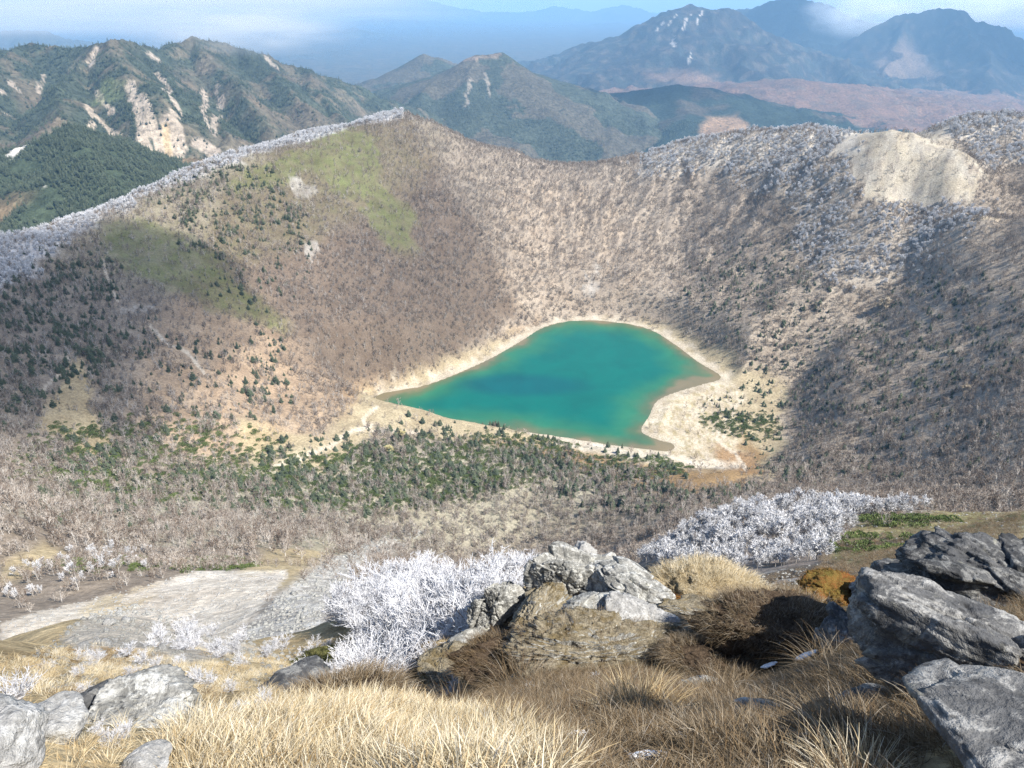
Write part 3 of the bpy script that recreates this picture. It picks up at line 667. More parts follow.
def conifer_meshes(seed, h, wid=.26, tiers=8, per=9):
    rg = random.Random(seed); tr = MB(); cr = MB()
    tr.tube([(0, 0, -.3), (0, 0, h * .95)], [.025 * h, .004 * h], 4, .5)
    for t in range(tiers):
        f = t / (tiers - 1); z = h * (.12 + .83 * f); rad = h * wid * (1 - f) ** .75 + .03 * h
        for k in range(per):
            a = 2 * PI * (k + rg.uniform(-.4, .4)) / per + t; rr_ = rad * rg.uniform(.65, 1.15)
            o = np.array([math.cos(a), math.sin(a), 0]); s = np.array([-o[1], o[0], 0])
            b0 = np.array([0, 0, z + .05 * h]); m_ = o * rr_ * .55 + np.array([0, 0, z + .02 * h]); tip = o * rr_ + np.array([0, 0, z - .06 * h * rg.uniform(.3, 1.4)])
            w = rr_ * rg.uniform(.28, .45); c = rg.random() * .6 + .25 * f
            cr.tri(tuple(b0), tuple(m_ - s * w), tuple(tip), c); cr.tri(tuple(b0), tuple(tip), tuple(m_ + s * w), c)
    cr.tri((-.03 * h, 0, h * .9), (.03 * h, 0, h * .9), (0, 0, h * 1.03), .8); cr.tri((0, -.03 * h, h * .9), (0, .03 * h, h * .9), (0, 0, h * 1.03), .8)
    return tr, cr
def dwarf_meshes(seed, h):
    rg = random.Random(seed); tr = MB(); cr = MB()
    for k in range(6):
        d = unit(np.array([rg.gauss(0, 1), rg.gauss(0, 1), .5])); tr.tube([(0, 0, -.1), tuple(d * h * .9)], [.03 * h, .008 * h], 3, .5)
    for k in range(130):
        a = rg.uniform(0, 2 * PI); q = math.sqrt(rg.random()); p = np.array([math.cos(a) * q * h * 1.25, math.sin(a) * q * h * 1.25, h * (.25 + .65 * math.sqrt(max(0, 1 - q * q)) * rg.uniform(.6, 1.1))])
        d = unit(np.array([math.cos(a) * .5, math.sin(a) * .5, 1]) + np.array([rg.gauss(0, .5), rg.gauss(0, .5), rg.gauss(0, .4)])); s = unit(np.cross(d, rdir(rg))) * h * .13
        cr.tri(tuple(p - s), tuple(p + s), tuple(p + d * h * .35), rg.random())
    return tr, cr
def whole(name, pair, mats):
    """trunk and crown in one mesh, for the far forest"""
    tr, cr = pair; n = len(tr.v)
    me = mesh_np(name, np.array(tr.v + cr.v), np.array(tr.f + [tuple(i + n for i in f) for f in cr.f]))
    set_attr(me, 'var', np.array(tr.c + cr.c, np.float32))
    me.materials.append(mats[0]); me.materials.append(mats[1])
    me.polygons.foreach_set('material_index', np.array([0] * len(tr.f) + [1] * len(cr.f), np.int32)); return me
PROTO = {}
PROTO['bare'] = [tree_meshes(10 + i, 1.0, 12, 5, .03, .42, 1.1) for i in range(8)]
PROTO['frost'] = [tree_meshes(30 + i, 1.0, 16, 14, .032, .40, 1.2, .42) for i in range(4)]
PROTO['conifer'] = [conifer_meshes(50 + i, 1.0, (.26, .33, .40, .48, .30, .44)[i], (8, 7, 6, 5, 7, 6)[i], 11) for i in range(6)]
PROTO['dwarf'] = [dwarf_meshes(70 + i, 1.0) for i in range(3)]
PMAT = {'bare': (M['bark'], M['twig']), 'frost': (M['bark'], M['frost']), 'conifer': (M['bark'], M['needle']), 'dwarf': (M['bark'], M['dwarf'])}
KNAME = {'bare': 'bare_birch', 'frost': 'frosted_tree', 'conifer': 'conifer_tree', 'dwarf': 'dwarf_pine'}
M['twig_pale'] = mat_var('silver_twigs', [(0, (.17, .135, .115)), (.5, (.33, .285, .245)), (1, (.56, .51, .45))], .9, 0, .5)
M['bark_pale'] = mat_var('silver_bark', [(0, (.42, .39, .36)), (1, (.72, .69, .65))], .9, 0, .5)
def pm(k, i): return (M['bark_pale'], M['twig_pale']) if k == 'bare' and i >= 4 else PMAT[k]
WHOLE = {k: [whole(KNAME[k], p, pm(k, i)) for i, p in enumerate(v)] for k, v in PROTO.items()}

# ------------------------------------------------------------------ scattering
def scatter(name, P, rot, scl, idx, meshes, label, cat, tilt=None):
    """one object of stuff: instances on points"""
    coll = bpy.data.collections.new(name + '_kinds')
    for i, me in enumerate(meshes):
        coll.objects.link(bpy.data.objects.new(f'{name}_kind_{i:02d}', me))
    me = bpy.data.meshes.new(name); me.vertices.add(len(P)); me.vertices.foreach_set('co', np.ascontiguousarray(P, np.float32).ravel())
    rv = np.zeros((len(P), 3), np.float32); rv[:, 2] = rot
    if tilt is not None: rv[:, :2] = tilt
    a = me.attributes.new('rv', 'FLOAT_VECTOR', 'POINT'); a.data.foreach_set('vector', rv.ravel())
    set_attr(me, 'scl', scl)
    a = me.attributes.new('kidx', 'INT', 'POINT'); a.data.foreach_set('value', np.asarray(idx, np.int32))
    o = obj(name, me); tag(o, label, cat, kind='stuff')
    ng = bpy.data.node_groups.new(name, 'GeometryNodeTree')
    ng.interface.new_socket('Geometry', in_out='INPUT', socket_type='NodeSocketGeometry'); ng.interface.new_socket('Geometry', in_out='OUTPUT', socket_type='NodeSocketGeometry')
    N = ng.nodes; gi = N.new('NodeGroupInput'); go = N.new('NodeGroupOutput'); ip = N.new('GeometryNodeInstanceOnPoints'); ci = N.new('GeometryNodeCollectionInfo')
    ci.inputs['Collection'].default_value = coll; ci.inputs['Separate Children'].default_value = True; ci.inputs['Reset Children'].default_value = True
    def na(nm, ty):
        q = N.new('GeometryNodeInputNamedAttribute'); q.data_type = ty; q.inputs['Name'].default_value = nm; return q.outputs['Attribute']
    L = ng.links.new
    L(gi.outputs[0], ip.inputs['Points']); L(ci.outputs[0], ip.inputs['Instance']); ip.inputs['Pick Instance'].default_value = True
    L(na('kidx', 'INT'), ip.inputs['Instance Index']); L(na('rv', 'FLOAT_VECTOR'), ip.inputs['Rotation']); L(na('scl', 'FLOAT'), ip.inputs['Scale'])
    L(ip.outputs[0], go.inputs[0])
    md = o.modifiers.new('scatter', 'NODES'); md.node_group = ng
    return o

def make_fields():
    D = {}
    mid = (GR > 95) & (GR < 1895)
    open_ = np.maximum.reduce([np.where(inb, (beach < 3) * 1.0, 0), G['scree'], G['tan'] * .93, G['trail'] * .8, G['sand'], G['spit'] * .96, G['straw'] * .95, G['meadow'] * .9, G['plateau'] * .97, G['bare_rock'] * .8, G['rubble'] * .8])
    hollow = GR < 300
    base = np.where(hollow, .035, .05) * (.55 + .9 * patch)
    base = base * (1 - .9 * G['green'])
    base *= 1 - .55 * G['rust']
    fr = np.maximum.reduce([crest_l * (.35 + .6 * patch), crest_t, crest_r * (.2 + .8 * sstep(.36, .6, .6 * patch + .4 * fine2)), frost_mid * (.55 + .45 * sstep(.3, .6, fine2))])
    conzone = np.maximum.reduce([
        pg([(-30, 330), (60, 330), (110, 370), (60, 390), (40, 410), (-30, 440)], 12, 350, 1000) * .9, el(60, 310, 70, 60, 0, 500, 1100) * .5,
        el(245, 380, 45, 50, 40, 400, 900) * .45, el(160, 390, 60, 60, 0, 400, 900) * .25, el(130, 480, 100, 50, 0, 300, 700) * .35,
        el(390, 468, 200, 40, -6, 350, 640) * .8, el(600, 480, 80, 30, 0, 350, 640) * .5, el(750, 410, 45, 28, 20, 450, 800) * .6,
        el(760, 290, 75, 50, -10, 700, 1200) * .45, el(860, 370, 120, 70, 0, 500, 900) * .4, el(960, 330, 80, 60, 0, 500, 1000) * .38, el(900, 440, 130, 40, 0, 350, 900) * .2, el(790, 460, 40, 30, 0, 400, 700) * .6,
        el(230, 200, 80, 40, 20, 800, 1300) * .3, el(250, 250, 60, 60, 20, 700, 1200) * .15, el(700, 500, 90, 14, -5, 330, 620) * .7])
    con = np.clip(conzone * 1.25, 0, 1) * (.05 + .95 * sstep(.47, .6, .5 * patch + .5 * fine2)) * (1 - .5 * G['rust'])
    green_p = np.maximum.reduce([el(450, 475, 50, 22, 0, 350, 640), el(420, 472, 150, 32, -6, 350, 640) * .6, el(150, 460, 130, 40, 0, 300, 700) * .35, el(260, 470, 40, 20, 0, 350, 640) * .5, el(740, 425, 40, 12, 10, 450, 800) * .4,
                                 el(100, 565, 60, 8, 0, 150, 420) * .6, el(215, 565, 40, 8, 0, 150, 420) * .8, el(870, 545, 45, 10, 0, 60, 220), el(900, 522, 50, 6, 0, 90, 240), el(690, 590, 25, 9, 0, 14, 60) * .0, el(620, 470, 60, 12, 0, 350, 640) * .4])
    D['conifer'] = np.where(mid, con * .115 * np.where(G['straw'] + G['spit'] > .5, .35, 1) * (1 - np.clip(G['scree'] + G['sand'] + G['tan'] + fr, 0, 1)) * (beach > 3), 0)
    D['conifer'] += np.where((GR > 1130 + np.clip(PX, 0, 400) * .75) & (PX < 330), .035, 0)
    D['dwarf'] = np.where(mid, green_p * .5 * (.2 + .8 * sstep(.35, .6, fine2)) * (1 - np.clip(G['scree'], 0, 1)) * (beach > 8), 0)
    D['frost'] = np.where(mid, fr * np.where(GR < 250, .13, .052) * (1 - np.clip(G['tan'] * .85 + G['scree'], 0, 1)), 0)
    D['frost'] += np.where((GR > 150) & (GR < 330), el(70, 575, 80, 22, -12, 150, 330) * .022 * (1 - G['scree']), 0)
    D['bare'] = np.where(mid & (GR > 200), base * np.where((GR < 640) & (PX < 720), 1.7, np.where(PX > 680, 1.6, 1.15)) * (1 - open_) * (1 - fr * .55) * (1 - con * .6) * (1 - .6 * np.clip(green_p, 0, 1)), 0)
    D['bare'] += np.where(mid & (GR > 70) & (GR <= 260), .045 * (1 - open_) * (1 - .5 * frost_mid) * (1 - G['tree_shade']) * sstep(120, 190, GR), 0)
    for k in D: D[k] = np.where((np.abs(TH) < thmax(GR) * .98), D[k], 0)
    return D
FLD = make_fields()
def sample(kind, ncand, r0=60, r1=1890):
    u = rng.random(ncand); r = np.sqrt(r0 ** 2 + u * (r1 ** 2 - r0 ** 2)); tm = R(42.5); th = (rng.random(ncand) * 2 - 1) * tm
    x, y = r * np.sin(th), r * np.cos(th)
    area = tm * (r1 ** 2 - r0 ** 2); cd = ncand / area
    i = np.log(r / R0) / DL; j = JO + (th / thmax(r) + 1) / 2 * (2 * JD - 1)
    ii = np.clip(np.rint(i).astype(int), 0, NR - 1); jj = np.clip(np.rint(j).astype(int), 0, NS - 1)
    keep = rng.random(ncand) < FLD[kind][ii, jj] / cd
    x, y, r = x[keep], y[keep], r[keep]; z = ground(x, y)
    hgt = 3 + 4.5
    t = (z + hgt - CZ) / r
    px, py = project(x, y, z)
    vis = (t > runmax(x, y)) & (px > -60) & (px < 1084) & (py < 830)
    return x[vis], y[vis], z[vis], r[vis], px[vis], py[vis]
NC = int(os.environ.get('NCAND', 600000))
HT = {'bare': (4.4, 8.0), 'frost': (3.8, 6.8), 'conifer': (2.2, 8.2), 'dwarf': (.9, 2.0)}
STUFF = {'bare': ('bare_forest', 'leafless grey brown birch wood covering the far crater walls', 'forest'), 'frost': ('frosted_forest', 'rime white wood along the far crater rim', 'forest'),
         'conifer': ('conifer_forest', 'dark conifer wood scattered over the far crater slopes', 'forest'), 'dwarf': ('dwarf_pine_scrub', 'low green pine scrub in the far valley floor', 'scrub')}
def grp(kind, px, py, r):
    if kind == 'bare':
        if px < 330: return 'leafless grey birch on the slope past the pale scree gully', 'birches past the scree gully'
        if px < 650: return 'leafless grey birch in the valley between the frosted shrubs and the lake', 'birches below the lake'
        return 'leafless grey birch on the slope past the frosted grove', 'birches past the frosted grove'
    if kind == 'frost':
        if px < 350: return 'greyish rime covered small tree above the pale scree', 'frosted trees above the scree'
        return 'rime white tree in the frosted grove behind the dark boulders', 'trees of the frosted grove'
    if kind == 'conifer':
        if px < 320: return 'dark conifer on the valley slope past the pale scree', 'conifers past the scree'
        if px < 660: return 'dark conifer on the valley floor in front of the lake', 'conifers in front of the lake'
        return 'dark conifer on the slope past the frosted grove', 'conifers past the frosted grove'
    if px < 330: return 'low green dwarf pine on the slope past the pale scree', 'dwarf pines past the scree'
    if px < 700: return 'low green dwarf pine on the valley floor in front of the lake', 'dwarf pines in front of the lake'
    return 'low green dwarf pine at the grassy shelf behind the boulders', 'dwarf pines on the grassy shelf'
COUNT = {}
for kind in ('bare', 'frost', 'conifer', 'dwarf'):
    x, y, z, r, px, py = sample(kind, NC)
    n = len(x); hh = (HT[kind][0] + (HT[kind][1] - HT[kind][0]) * rng.random(n) ** 1.6) * np.where(fbm(x / 60, y / 60, 2, 8) > 0, 1.08, .92)
    if kind == 'frost': hh *= np.where(r < 300, np.where(px < 300, .55, .82), 1.2)
    if kind == 'conifer': hh *= np.where(px > 690, .78, 1.0)
    if kind == 'dwarf': hh *= np.where(r < 300, .55, 1.0)
    if kind == 'bare': hh *= np.where(r < 270, .62, 1.0)
    if kind == 'bare': hh *= np.where(r > 700, .88, 1.0)
    inf = (px > 5) & (px < 1019) & (py > 5) & (py < 763) & ((z + hh * .6 - CZ) / r > runmax(x, y, 1) + .001)
    sz = np.where(inf, hh / np.hypot(r, CZ - z), 0)
    order = np.argsort(-sz); big = order[:300]; big = big[sz[big] > 0]
    rot = rng.random(n) * 2 * PI; vi = rng.integers(0, len(PROTO[kind]), n)
    if kind == 'bare': vi = rng.integers(0, 4, n) + 4 * (rng.random(n) < np.where(r < 660, .5, .22) * np.where(px > 760, .6, 1))
    parts = []
    for i_, (tr, cr) in enumerate(PROTO[kind]):
        a = tr.mesh('trunk'); a.materials.append(pm(kind, i_)[0]); b = cr.mesh('crown'); b.materials.append(pm(kind, i_)[1]); parts.append((a, b))
    for k in big:
        near_ = sz[k] * F > 18
        o = bpy.data.objects.new(KNAME[kind], None if near_ else WHOLE[kind][vi[k]]); COL.objects.link(o)
        o.location = (x[k], y[k], z[k] - .05); o.rotation_euler = (0, 0, rot[k]); o.scale = (hh[k],) * 3
        lb, g_ = grp(kind, px[k], py[k], r[k]); tag(o, lb, 'tree' if kind != 'dwarf' else 'shrub', g_)
        if near_:
            for nm, me in zip(('trunk', 'crown'), parts[vi[k]]):
                c = bpy.data.objects.new(nm, me); COL.objects.link(c); c.parent = o
    rest = np.ones(n, bool); rest[big] = False
    COUNT[kind] = (n, len(big))
    nm, lb, ct = STUFF[kind]
    scatter(nm, np.stack([x, y, z], 1)[rest], rot[rest], hh[rest], vi[rest], WHOLE[kind], lb, ct)
print('trees', COUNT)

# conifers on the far massif, too many and too far to count
def far_forest():
    A, B, x, y, z, ids, names, nA, nB, c, px, py = FARD
    k = rng.integers(0, A.size, 700000)
    A_, x_, y_, z_ = A.ravel()[k], x.ravel()[k], y.ravel()[k], z.ravel()[k]
    lum = c.reshape(-1, 3)[k].sum(1)
    run = np.maximum.accumulate((z - CZ) / A, 0).ravel()[k]
    p = np.where(A_ < 5200, .7, .0) * np.where(lum < .19, 1, .12) * (nB.ravel()[k] > .25) * ((z_ + 8 - CZ) / A_ >= run)
    okp = (rng.random(len(k)) < p) & (px.ravel()[k] > -30) & (px.ravel()[k] < 1054)
    P = np.stack([x_ + rng.normal(0, 4, len(k)), y_ + rng.normal(0, 4, len(k)), z_ - .5], 1)[okp]
    P = P[:120000]
    scatter('mountain_forest', P, rng.random(len(P)) * 6.28, rng.uniform(8, 14, len(P)), rng.integers(0, 3, len(P)), WHOLE['conifer'], 'dark conifer forest on the distant scarred massif and its spurs', 'forest')
    print('far', len(P))
far_forest()


# ------------------------------------------------------------------ foreground: rocks, mounds, grass, shrubs
import bmesh
def ico(sub):
    bm = bmesh.new(); bmesh.ops.create_icosphere(bm, subdivisions=sub, radius=1.0)
    V = np.array([v.co[:] for v in bm.verts]); Fc = np.array([[v.index for v in f.verts] for f in bm.faces]); bm.free(); return V, Fc
ICO = {k: ico(k) for k in (3, 5, 6, 7)}
def noise3(V, s, seed, oct=4):
    x, y, z = (V * s).T
    return (fbm(x + .37 * z, y + .71 * z, oct, seed) + fbm(y - .53 * x + 31, z + .29 * x, oct, seed + 7) + fbm(z - .41 * y + 77, x + .63 * y, oct, seed + 13)) / 1.8
def rock_mesh(name, seed, dims, planes=13, sharp=26, rough=.07, sub=5, top=None, round_=False, crack=.0, box=None, fuzz=None, blocky=0.0, cells=26):
    """angular boulder: an ellipsoid trimmed by random planes, then weathered"""
    rg = np.random.default_rng(seed); V, Fc = ICO[sub]
    if not round_:
        Nn = rg.normal(size=(planes, 3)); Nn /= np.linalg.norm(Nn, axis=1)[:, None]; dist = rg.uniform(.6, .9, planes)
        if top is not None: Nn = np.vstack([Nn, [(rg.normal(0, .07), rg.normal(0, .07), 1)]]); dist = np.append(dist, top)
        if box is not None:
            for nx, ny, nz, dd in box: Nn = np.vstack([Nn, unit_((nx, ny, nz))]); dist = np.append(dist, dd)
        q = np.maximum(V @ Nn.T, 1e-3) / dist
        rad = 1 / ((q ** sharp).sum(1) + 1.0) ** (1 / sharp)
    else: rad = np.ones(len(V))
    P = V * rad[:, None]
    n = noise3(P, 1.1, seed % 50, 3) * rough * 2.0 + noise3(P, 4.0, seed % 40 + 3, 4) * rough + noise3(P, 13, seed % 30 + 5, 4) * rough * .5
    st = noise3(P * np.array((1, 1, 2.2)), 3.0, seed % 25 + 2, 3); n += rough * .9 * (np.round(st * 4) / 4 - st) * 1.5        # broken steps
    if blocky:
        C = rg.normal(size=(cells, 3)); C *= (rg.uniform(.45, 1.0, cells) / np.linalg.norm(C, axis=1))[:, None]
        Pw = P + .10 * np.stack([noise3(P, 2.5, 31 + k, 3) for k in range(3)], 1)
        dd = np.sort(np.linalg.norm((Pw[:, None, :] - C[None]) * np.array((1, 1, 1.25)), axis=2), 1); ia = np.argmin(np.linalg.norm((Pw[:, None, :] - C[None]) * np.array((1, 1, 1.25)), axis=2), 1)
        face = rg.normal(size=(cells, 3)) * .55
        n += blocky * (rg.uniform(-1, .8, cells)[ia] + ((P - C[ia]) * face[ia]).sum(1)) * sstep(0, .035, dd[:, 1] - dd[:, 0]) - blocky * .3 * sstep(.04, 0, dd[:, 1] - dd[:, 0])
    if crack: n -= crack * sstep(.10, .0, np.abs(noise3(P, 1.6, seed % 20 + 9, 3))) + crack * .6 * sstep(.08, .0, np.abs(noise3(P, 3.4, seed % 20 + 12, 3)))
    P = P + V * n[:, None]
    P = P * np.array(dims) / 2 / .85
    nf0 = len(Fc)
    if fuzz:
        cnt, ln, wd_ = fuzz; k = rg.integers(0, len(P), cnt); k = k[V[k, 2] > -.3]; m = len(k)
        keepk = noise3(P[k], 2.2, seed % 33, 3) > -.18; k = k[keepk]; m = len(k)
        b = P[k] + rg.normal(0, .012, (m, 3)); out = V[k] * np.array((1, 1, .3)); d = out * .9 + rg.normal(0, .35, (m, 3)) + np.array((0, 0, .75)); d /= np.linalg.norm(d, axis=1)[:, None]
        sd_ = np.cross(d, rg.normal(size=(m, 3))); sd_ /= np.linalg.norm(sd_, axis=1)[:, None] + 1e-6; L = ln * rg.uniform(.4, 1.4, m)[:, None]
        hd = d * np.array((1, 1, 0)); A = b - d * .01; Bm = b + d * L * .55; T = b + d * L * .8 + hd * L * .45 + np.array((0, 0, -.22)) * L
        Q = np.stack([A - sd_ * wd_, A + sd_ * wd_, Bm - sd_ * wd_ * .7, Bm + sd_ * wd_ * .7, T], 1).reshape(-1, 3); o5 = np.arange(m)[:, None] * 5 + len(P)
        Fc = np.vstack([Fc, o5 + np.array((0, 1, 3)), o5 + np.array((0, 3, 2)), o5 + np.array((2, 3, 4))]); P = np.vstack([P, Q])
        var = np.concatenate([np.full(len(V), .3), np.repeat(np.clip(rg.normal(.5, .25, m), 0, 1), 5)])
    me = mesh_np(name, P, Fc)
    if fuzz:
        set_attr(me, 'var', var); mi = np.zeros(len(Fc), np.int32); mi[nf0:] = 1; me['fuzz'] = 1; FUZZ.append((me, mi))
    return me
FUZZ = []
def unit_(v): v = np.asarray(v, float); return v / np.linalg.norm(v)
SHADE_PATCH = []
def put_rock(name, label, cat, px, pyb, rmin, wpx, hpx, mat, seed, depth=.8, rot=0, group=None, tilt=(0, 0), sink=.25, fuzz_mat=None, **kw):
    p, r = hit(px, pyb, rmin); s = math.hypot(r, CZ - p[2]); e = math.atan2(CZ - p[2], r)
    w = wpx * s / F; d = w * depth; h = max((hpx * s / F - d * math.sin(e) * .8) / math.cos(e), .38 * d)
    c = p + np.array([p[0], p[1], 0]) / r * d * .42
    me = rock_mesh(name, seed, (w, d, h * (1 + sink)), **kw); o = obj(name, me, M[mat])
    if 'fuzz' in me: me.materials.append(M[fuzz_mat or mat]); me.polygons.foreach_set('material_index', FUZZ[-1][1]); del me['fuzz']
    o.location = (c[0], c[1], min(p[2], float(ground(np.array([c[0]]), np.array([c[1]]))[0]) + .1 * h) + h * (.5 - sink * .5))
    o.rotation_euler = (tilt[0], tilt[1], rot - math.atan2(p[0], p[1]))
    tag(o, label, cat, group); return o
# the large rocks
put_rock('boulder', 'pale grey rounded boulder at the edge of the golden grass, upper of two', 'rock', 46, 742, 2.5, 66, 48, 'rock_pale', 11, .8, .2, top=.62, sink=.35)
put_rock('boulder', 'pale grey boulder in the lower corner beside the golden grass', 'rock', 4, 792, 2, 108, 84, 'rock_pale', 12, .8, .5, top=.7, sink=.35)
SLAB = [(0, -1, .12, .55), (-1, -.15, .1, .72), (.1, .05, 1, .42), (1, 0, .1, .8), (0, 1, 0, .7)]
put_rock('boulder', 'large flat topped dark slab boulder with a shaded front face', 'rock', 972, 706, 3, 236, 112, 'rock_grey', 15, .36, .1, sub=6, rough=.045, crack=.05, planes=3, box=SLAB, sharp=40, blocky=.14, cells=26)
put_rock('boulder', 'blue-grey boulder in the corner below the flat topped slab', 'rock', 1012, 818, 2, 190, 100, 'rock_grey', 23, .7, -.45, sub=6, top=.55, rough=.03, planes=11, tilt=(.05, -.22), sharp=70, blocky=.14, cells=14)
put_rock('boulder', 'wide broken dark slab behind the flat topped slab', 'rock', 1010, 606, 6, 200, 46, 'rock_dark', 31, .8, .1, sub=6, rough=.06, crack=.06, planes=5, box=SLAB, blocky=.16, cells=34)
put_rock('rock', 'dark pointed rock standing behind the flat topped slab', 'rock', 908, 600, 7, 66, 46, 'rock_dark', 37, .7, .3, rough=.09)
put_rock('rock', 'pale knobbly rock capped with dead grass on the slab', 'rock', 948, 604, 5, 58, 34, 'rock_pale', 41, .8, .3, rough=.15, sink=0)
put_rock('rock', 'small grey wedge of rock beside the ochre moss mound', 'rock', 872, 604, 6, 42, 28, 'rock_grey', 43, .7, .1, rough=.1)
put_rock('rock_outcrop', 'broad turf and rock body of the jagged outcrop under its pale crags', 'outcrop', 596, 676, 6, 230, 50, 'outcrop', 50, .36, .1, sub=7, rough=.2, crack=.1, blocky=.05, cells=12, sink=.7, fuzz=(16000, .16, .0022), planes=8, fuzz_mat='sedge')
put_rock('rock_crag', 'tall pale lichen covered crag at the top of the rocky outcrop', 'rock', 570, 608, 7, 84, 70, 'rock_crag', 51, .6, .2, sub=7, rough=.06, crack=.06, blocky=.2, planes=16)
put_rock('rock_crag', 'broad pale crag forming the lower shoulder of the rocky outcrop', 'rock', 632, 612, 7, 100, 56, 'rock_crag', 53, .6, -.3, sub=7, rough=.06, crack=.06, blocky=.2, planes=14)
put_rock('rock_crag', 'rough pale crag at the end of the outcrop beside the frosted shrubs', 'rock', 500, 636, 7, 60, 62, 'rock_crag', 57, .6, .6, sub=7, rough=.07, crack=.06, blocky=.18)
put_rock('rock_crag', 'brown weathered block between the crags of the outcrop', 'rock', 540, 632, 7, 80, 52, 'outcrop', 59, .7, 1.1, sub=7, rough=.07, crack=.06, blocky=.18)
put_rock('rock_crag', 'squat lichen grey block low on the outcrop above the pale slab', 'rock', 590, 636, 6, 60, 40, 'rock_crag', 58, .6, .4, sub=6, rough=.07, crack=.06, blocky=.18)
put_rock('rock_crag', 'brown rock rib at the foot of the outcrop, over the dark peat edge', 'rock', 556, 656, 6, 70, 36, 'outcrop', 54, .5, .2, sub=6, rough=.08, crack=.06, blocky=.16)
put_rock('rock', 'small rime tipped spire rising behind the tall pale crag', 'rock', 580, 568, 9, 30, 32, 'rock_pale', 61, .8, .2, rough=.16)
put_rock('stone_slab', 'pale sunlit slab lying below the outcrop', 'rock', 640, 660, 5, 96, 40, 'rock_pale', 63, .75, -.25, rough=.06, tilt=(.3, .12), planes=4, box=SLAB, sub=6, crack=.05, blocky=.06)
put_rock('stone_slab', 'small white topped slab tucked under the shoulder of the outcrop', 'rock', 623, 617, 6, 40, 18, 'rock_pale', 67, .7, .1, rough=.06, box=SLAB)
put_rock('rock', 'narrow pale spike of rock above the dark gully', 'rock', 731, 600, 9, 18, 34, 'rock_pale', 71, .8, .2, rough=.14)
put_rock('rock', 'little rounded stone on the skyline beside the mossy knoll', 'rock', 677, 572, 9, 18, 16, 'rock_pale', 73, .8, .2, rough=.1)
put_rock('rock', 'lichen spotted rock half sunk in sedge below the frosted shrubs', 'rock', 452, 696, 6, 84, 46, 'outcrop', 77, .8, .5, rough=.08, crack=.08, sub=7, blocky=.16)
put_rock('rock', 'grey slanting rock rising out of the golden grass', 'rock', 150, 732, 3.5, 100, 50, 'rock_crag', 79, .8, -.5, rough=.06, top=.5, sub=6, crack=.06, blocky=.12)
put_rock('rock', 'dark rock wedged in the cleft beside the slanting grey rock', 'rock', 95, 729, 4, 46, 36, 'rock_dark', 83, .8, .3, rough=.1)
put_rock('rock', 'grey stone sunk in the grass at the lower picture edge', 'rock', 150, 778, 2, 46, 24, 'rock_pale', 85, .8, .3)
put_rock('rock', 'dark low rock in the shaded hollow below the frosted shrubs', 'rock', 300, 706, 6, 76, 28, 'rock_dark', 87, .7, .3, rough=.1)
put_rock('rock', 'dark broken rock jutting from the long peat bank', 'rock', 750, 632, 7, 46, 26, 'rock_dark', 121, .6, .4, rough=.07, blocky=.18, sub=6)
put_rock('rock', 'grey broken rock between the peat bank and the flat topped slab', 'rock', 842, 652, 6, 54, 40, 'rock_grey', 123, .6, -.3, rough=.07, blocky=.18, sub=6)
put_rock('rock', 'small pale rock at the foot of the lower peat bank', 'rock', 700, 694, 5, 40, 22, 'rock_crag', 127, .7, .2, rough=.07, blocky=.15, sub=6)
put_rock('rock', 'low grey rock breaking through the sedge in front of the slab', 'rock', 866, 716, 4, 56, 30, 'rock_grey', 129, .6, .5, rough=.07, blocky=.15, sub=6)
put_rock('rock', 'low lichen grey rock in the sedge between the two big tussocks', 'rock', 770, 728, 4, 60, 26, 'rock_crag', 131, .6, .1, rough=.07, blocky=.15, sub=6)
put_rock('rock_crag', 'low grey block on the right shoulder of the outcrop before the straw knoll', 'rock', 690, 622, 6, 64, 30, 'outcrop', 133, .5, .2, rough=.07, blocky=.18, sub=6)
put_rock('rock_crag', 'weathered rib of rock below the straw knoll', 'rock', 676, 644, 6, 70, 30, 'outcrop', 135, .4, -.2, rough=.07, blocky=.18, sub=6)
put_rock('rock_crag', 'grey lichen block under the rough pale crag beside the thicket', 'rock', 478, 662, 6, 60, 36, 'rock_crag', 137, .5, .3, rough=.07, blocky=.18, sub=6)
put_rock('rock', 'pale broken stone below the squat lichen grey block', 'rock', 606, 664, 5, 54, 24, 'rock_crag', 139, .5, .3, rough=.07, blocky=.16, sub=6)
# hummocks of moss, peat and turf
def hum(name, label, cat, px, pyb, rmin, wpx, hpx, mat, seed, depth=.8, rot=0, fz=(6000, .05, .003), fm=None):
    return put_rock(name, label, cat, px, pyb, rmin, wpx, hpx, mat, seed, depth, rot, sink=.7, round_=True, rough=.16, fuzz=fz, sub=6, blocky=.2, cells=14, fuzz_mat=fm)
PF = (17000, .17, .0018)
hum('moss_mound', 'ochre moss cushion on top of the dark peat bank', 'moss', 838, 606, 6, 54, 24, 'moss_ochre', 91, .8)
hum('peat_bank', 'long dark peat bank in shade under the ochre moss', 'earth bank', 785, 654, 6, 132, 28, 'peat', 93, .5, 0, PF, 'sedge')
hum('peat_bank', 'lower dark peat bank overhanging the sedge beside the sunlit slab', 'earth bank', 716, 678, 6, 84, 28, 'peat', 95, .5, 0, PF, 'sedge')
hum('turf_knoll', 'sunlit straw knoll with a green cushion behind the outcrop', 'knoll', 702, 608, 8, 104, 24, 'turf', 97, .7, 0, (22000, .18, .0025), 'grass')
hum('moss_mound', 'dark green moss cushion on the straw knoll', 'moss', 690, 592, 8, 50, 16, 'moss_green', 99, .7)
hum('moss_mound', 'dark green hummock edged with rime beside the shadowed gully', 'moss', 328, 672, 9, 66, 24, 'moss_green', 101, .5, 0, (7000, .1, .006))
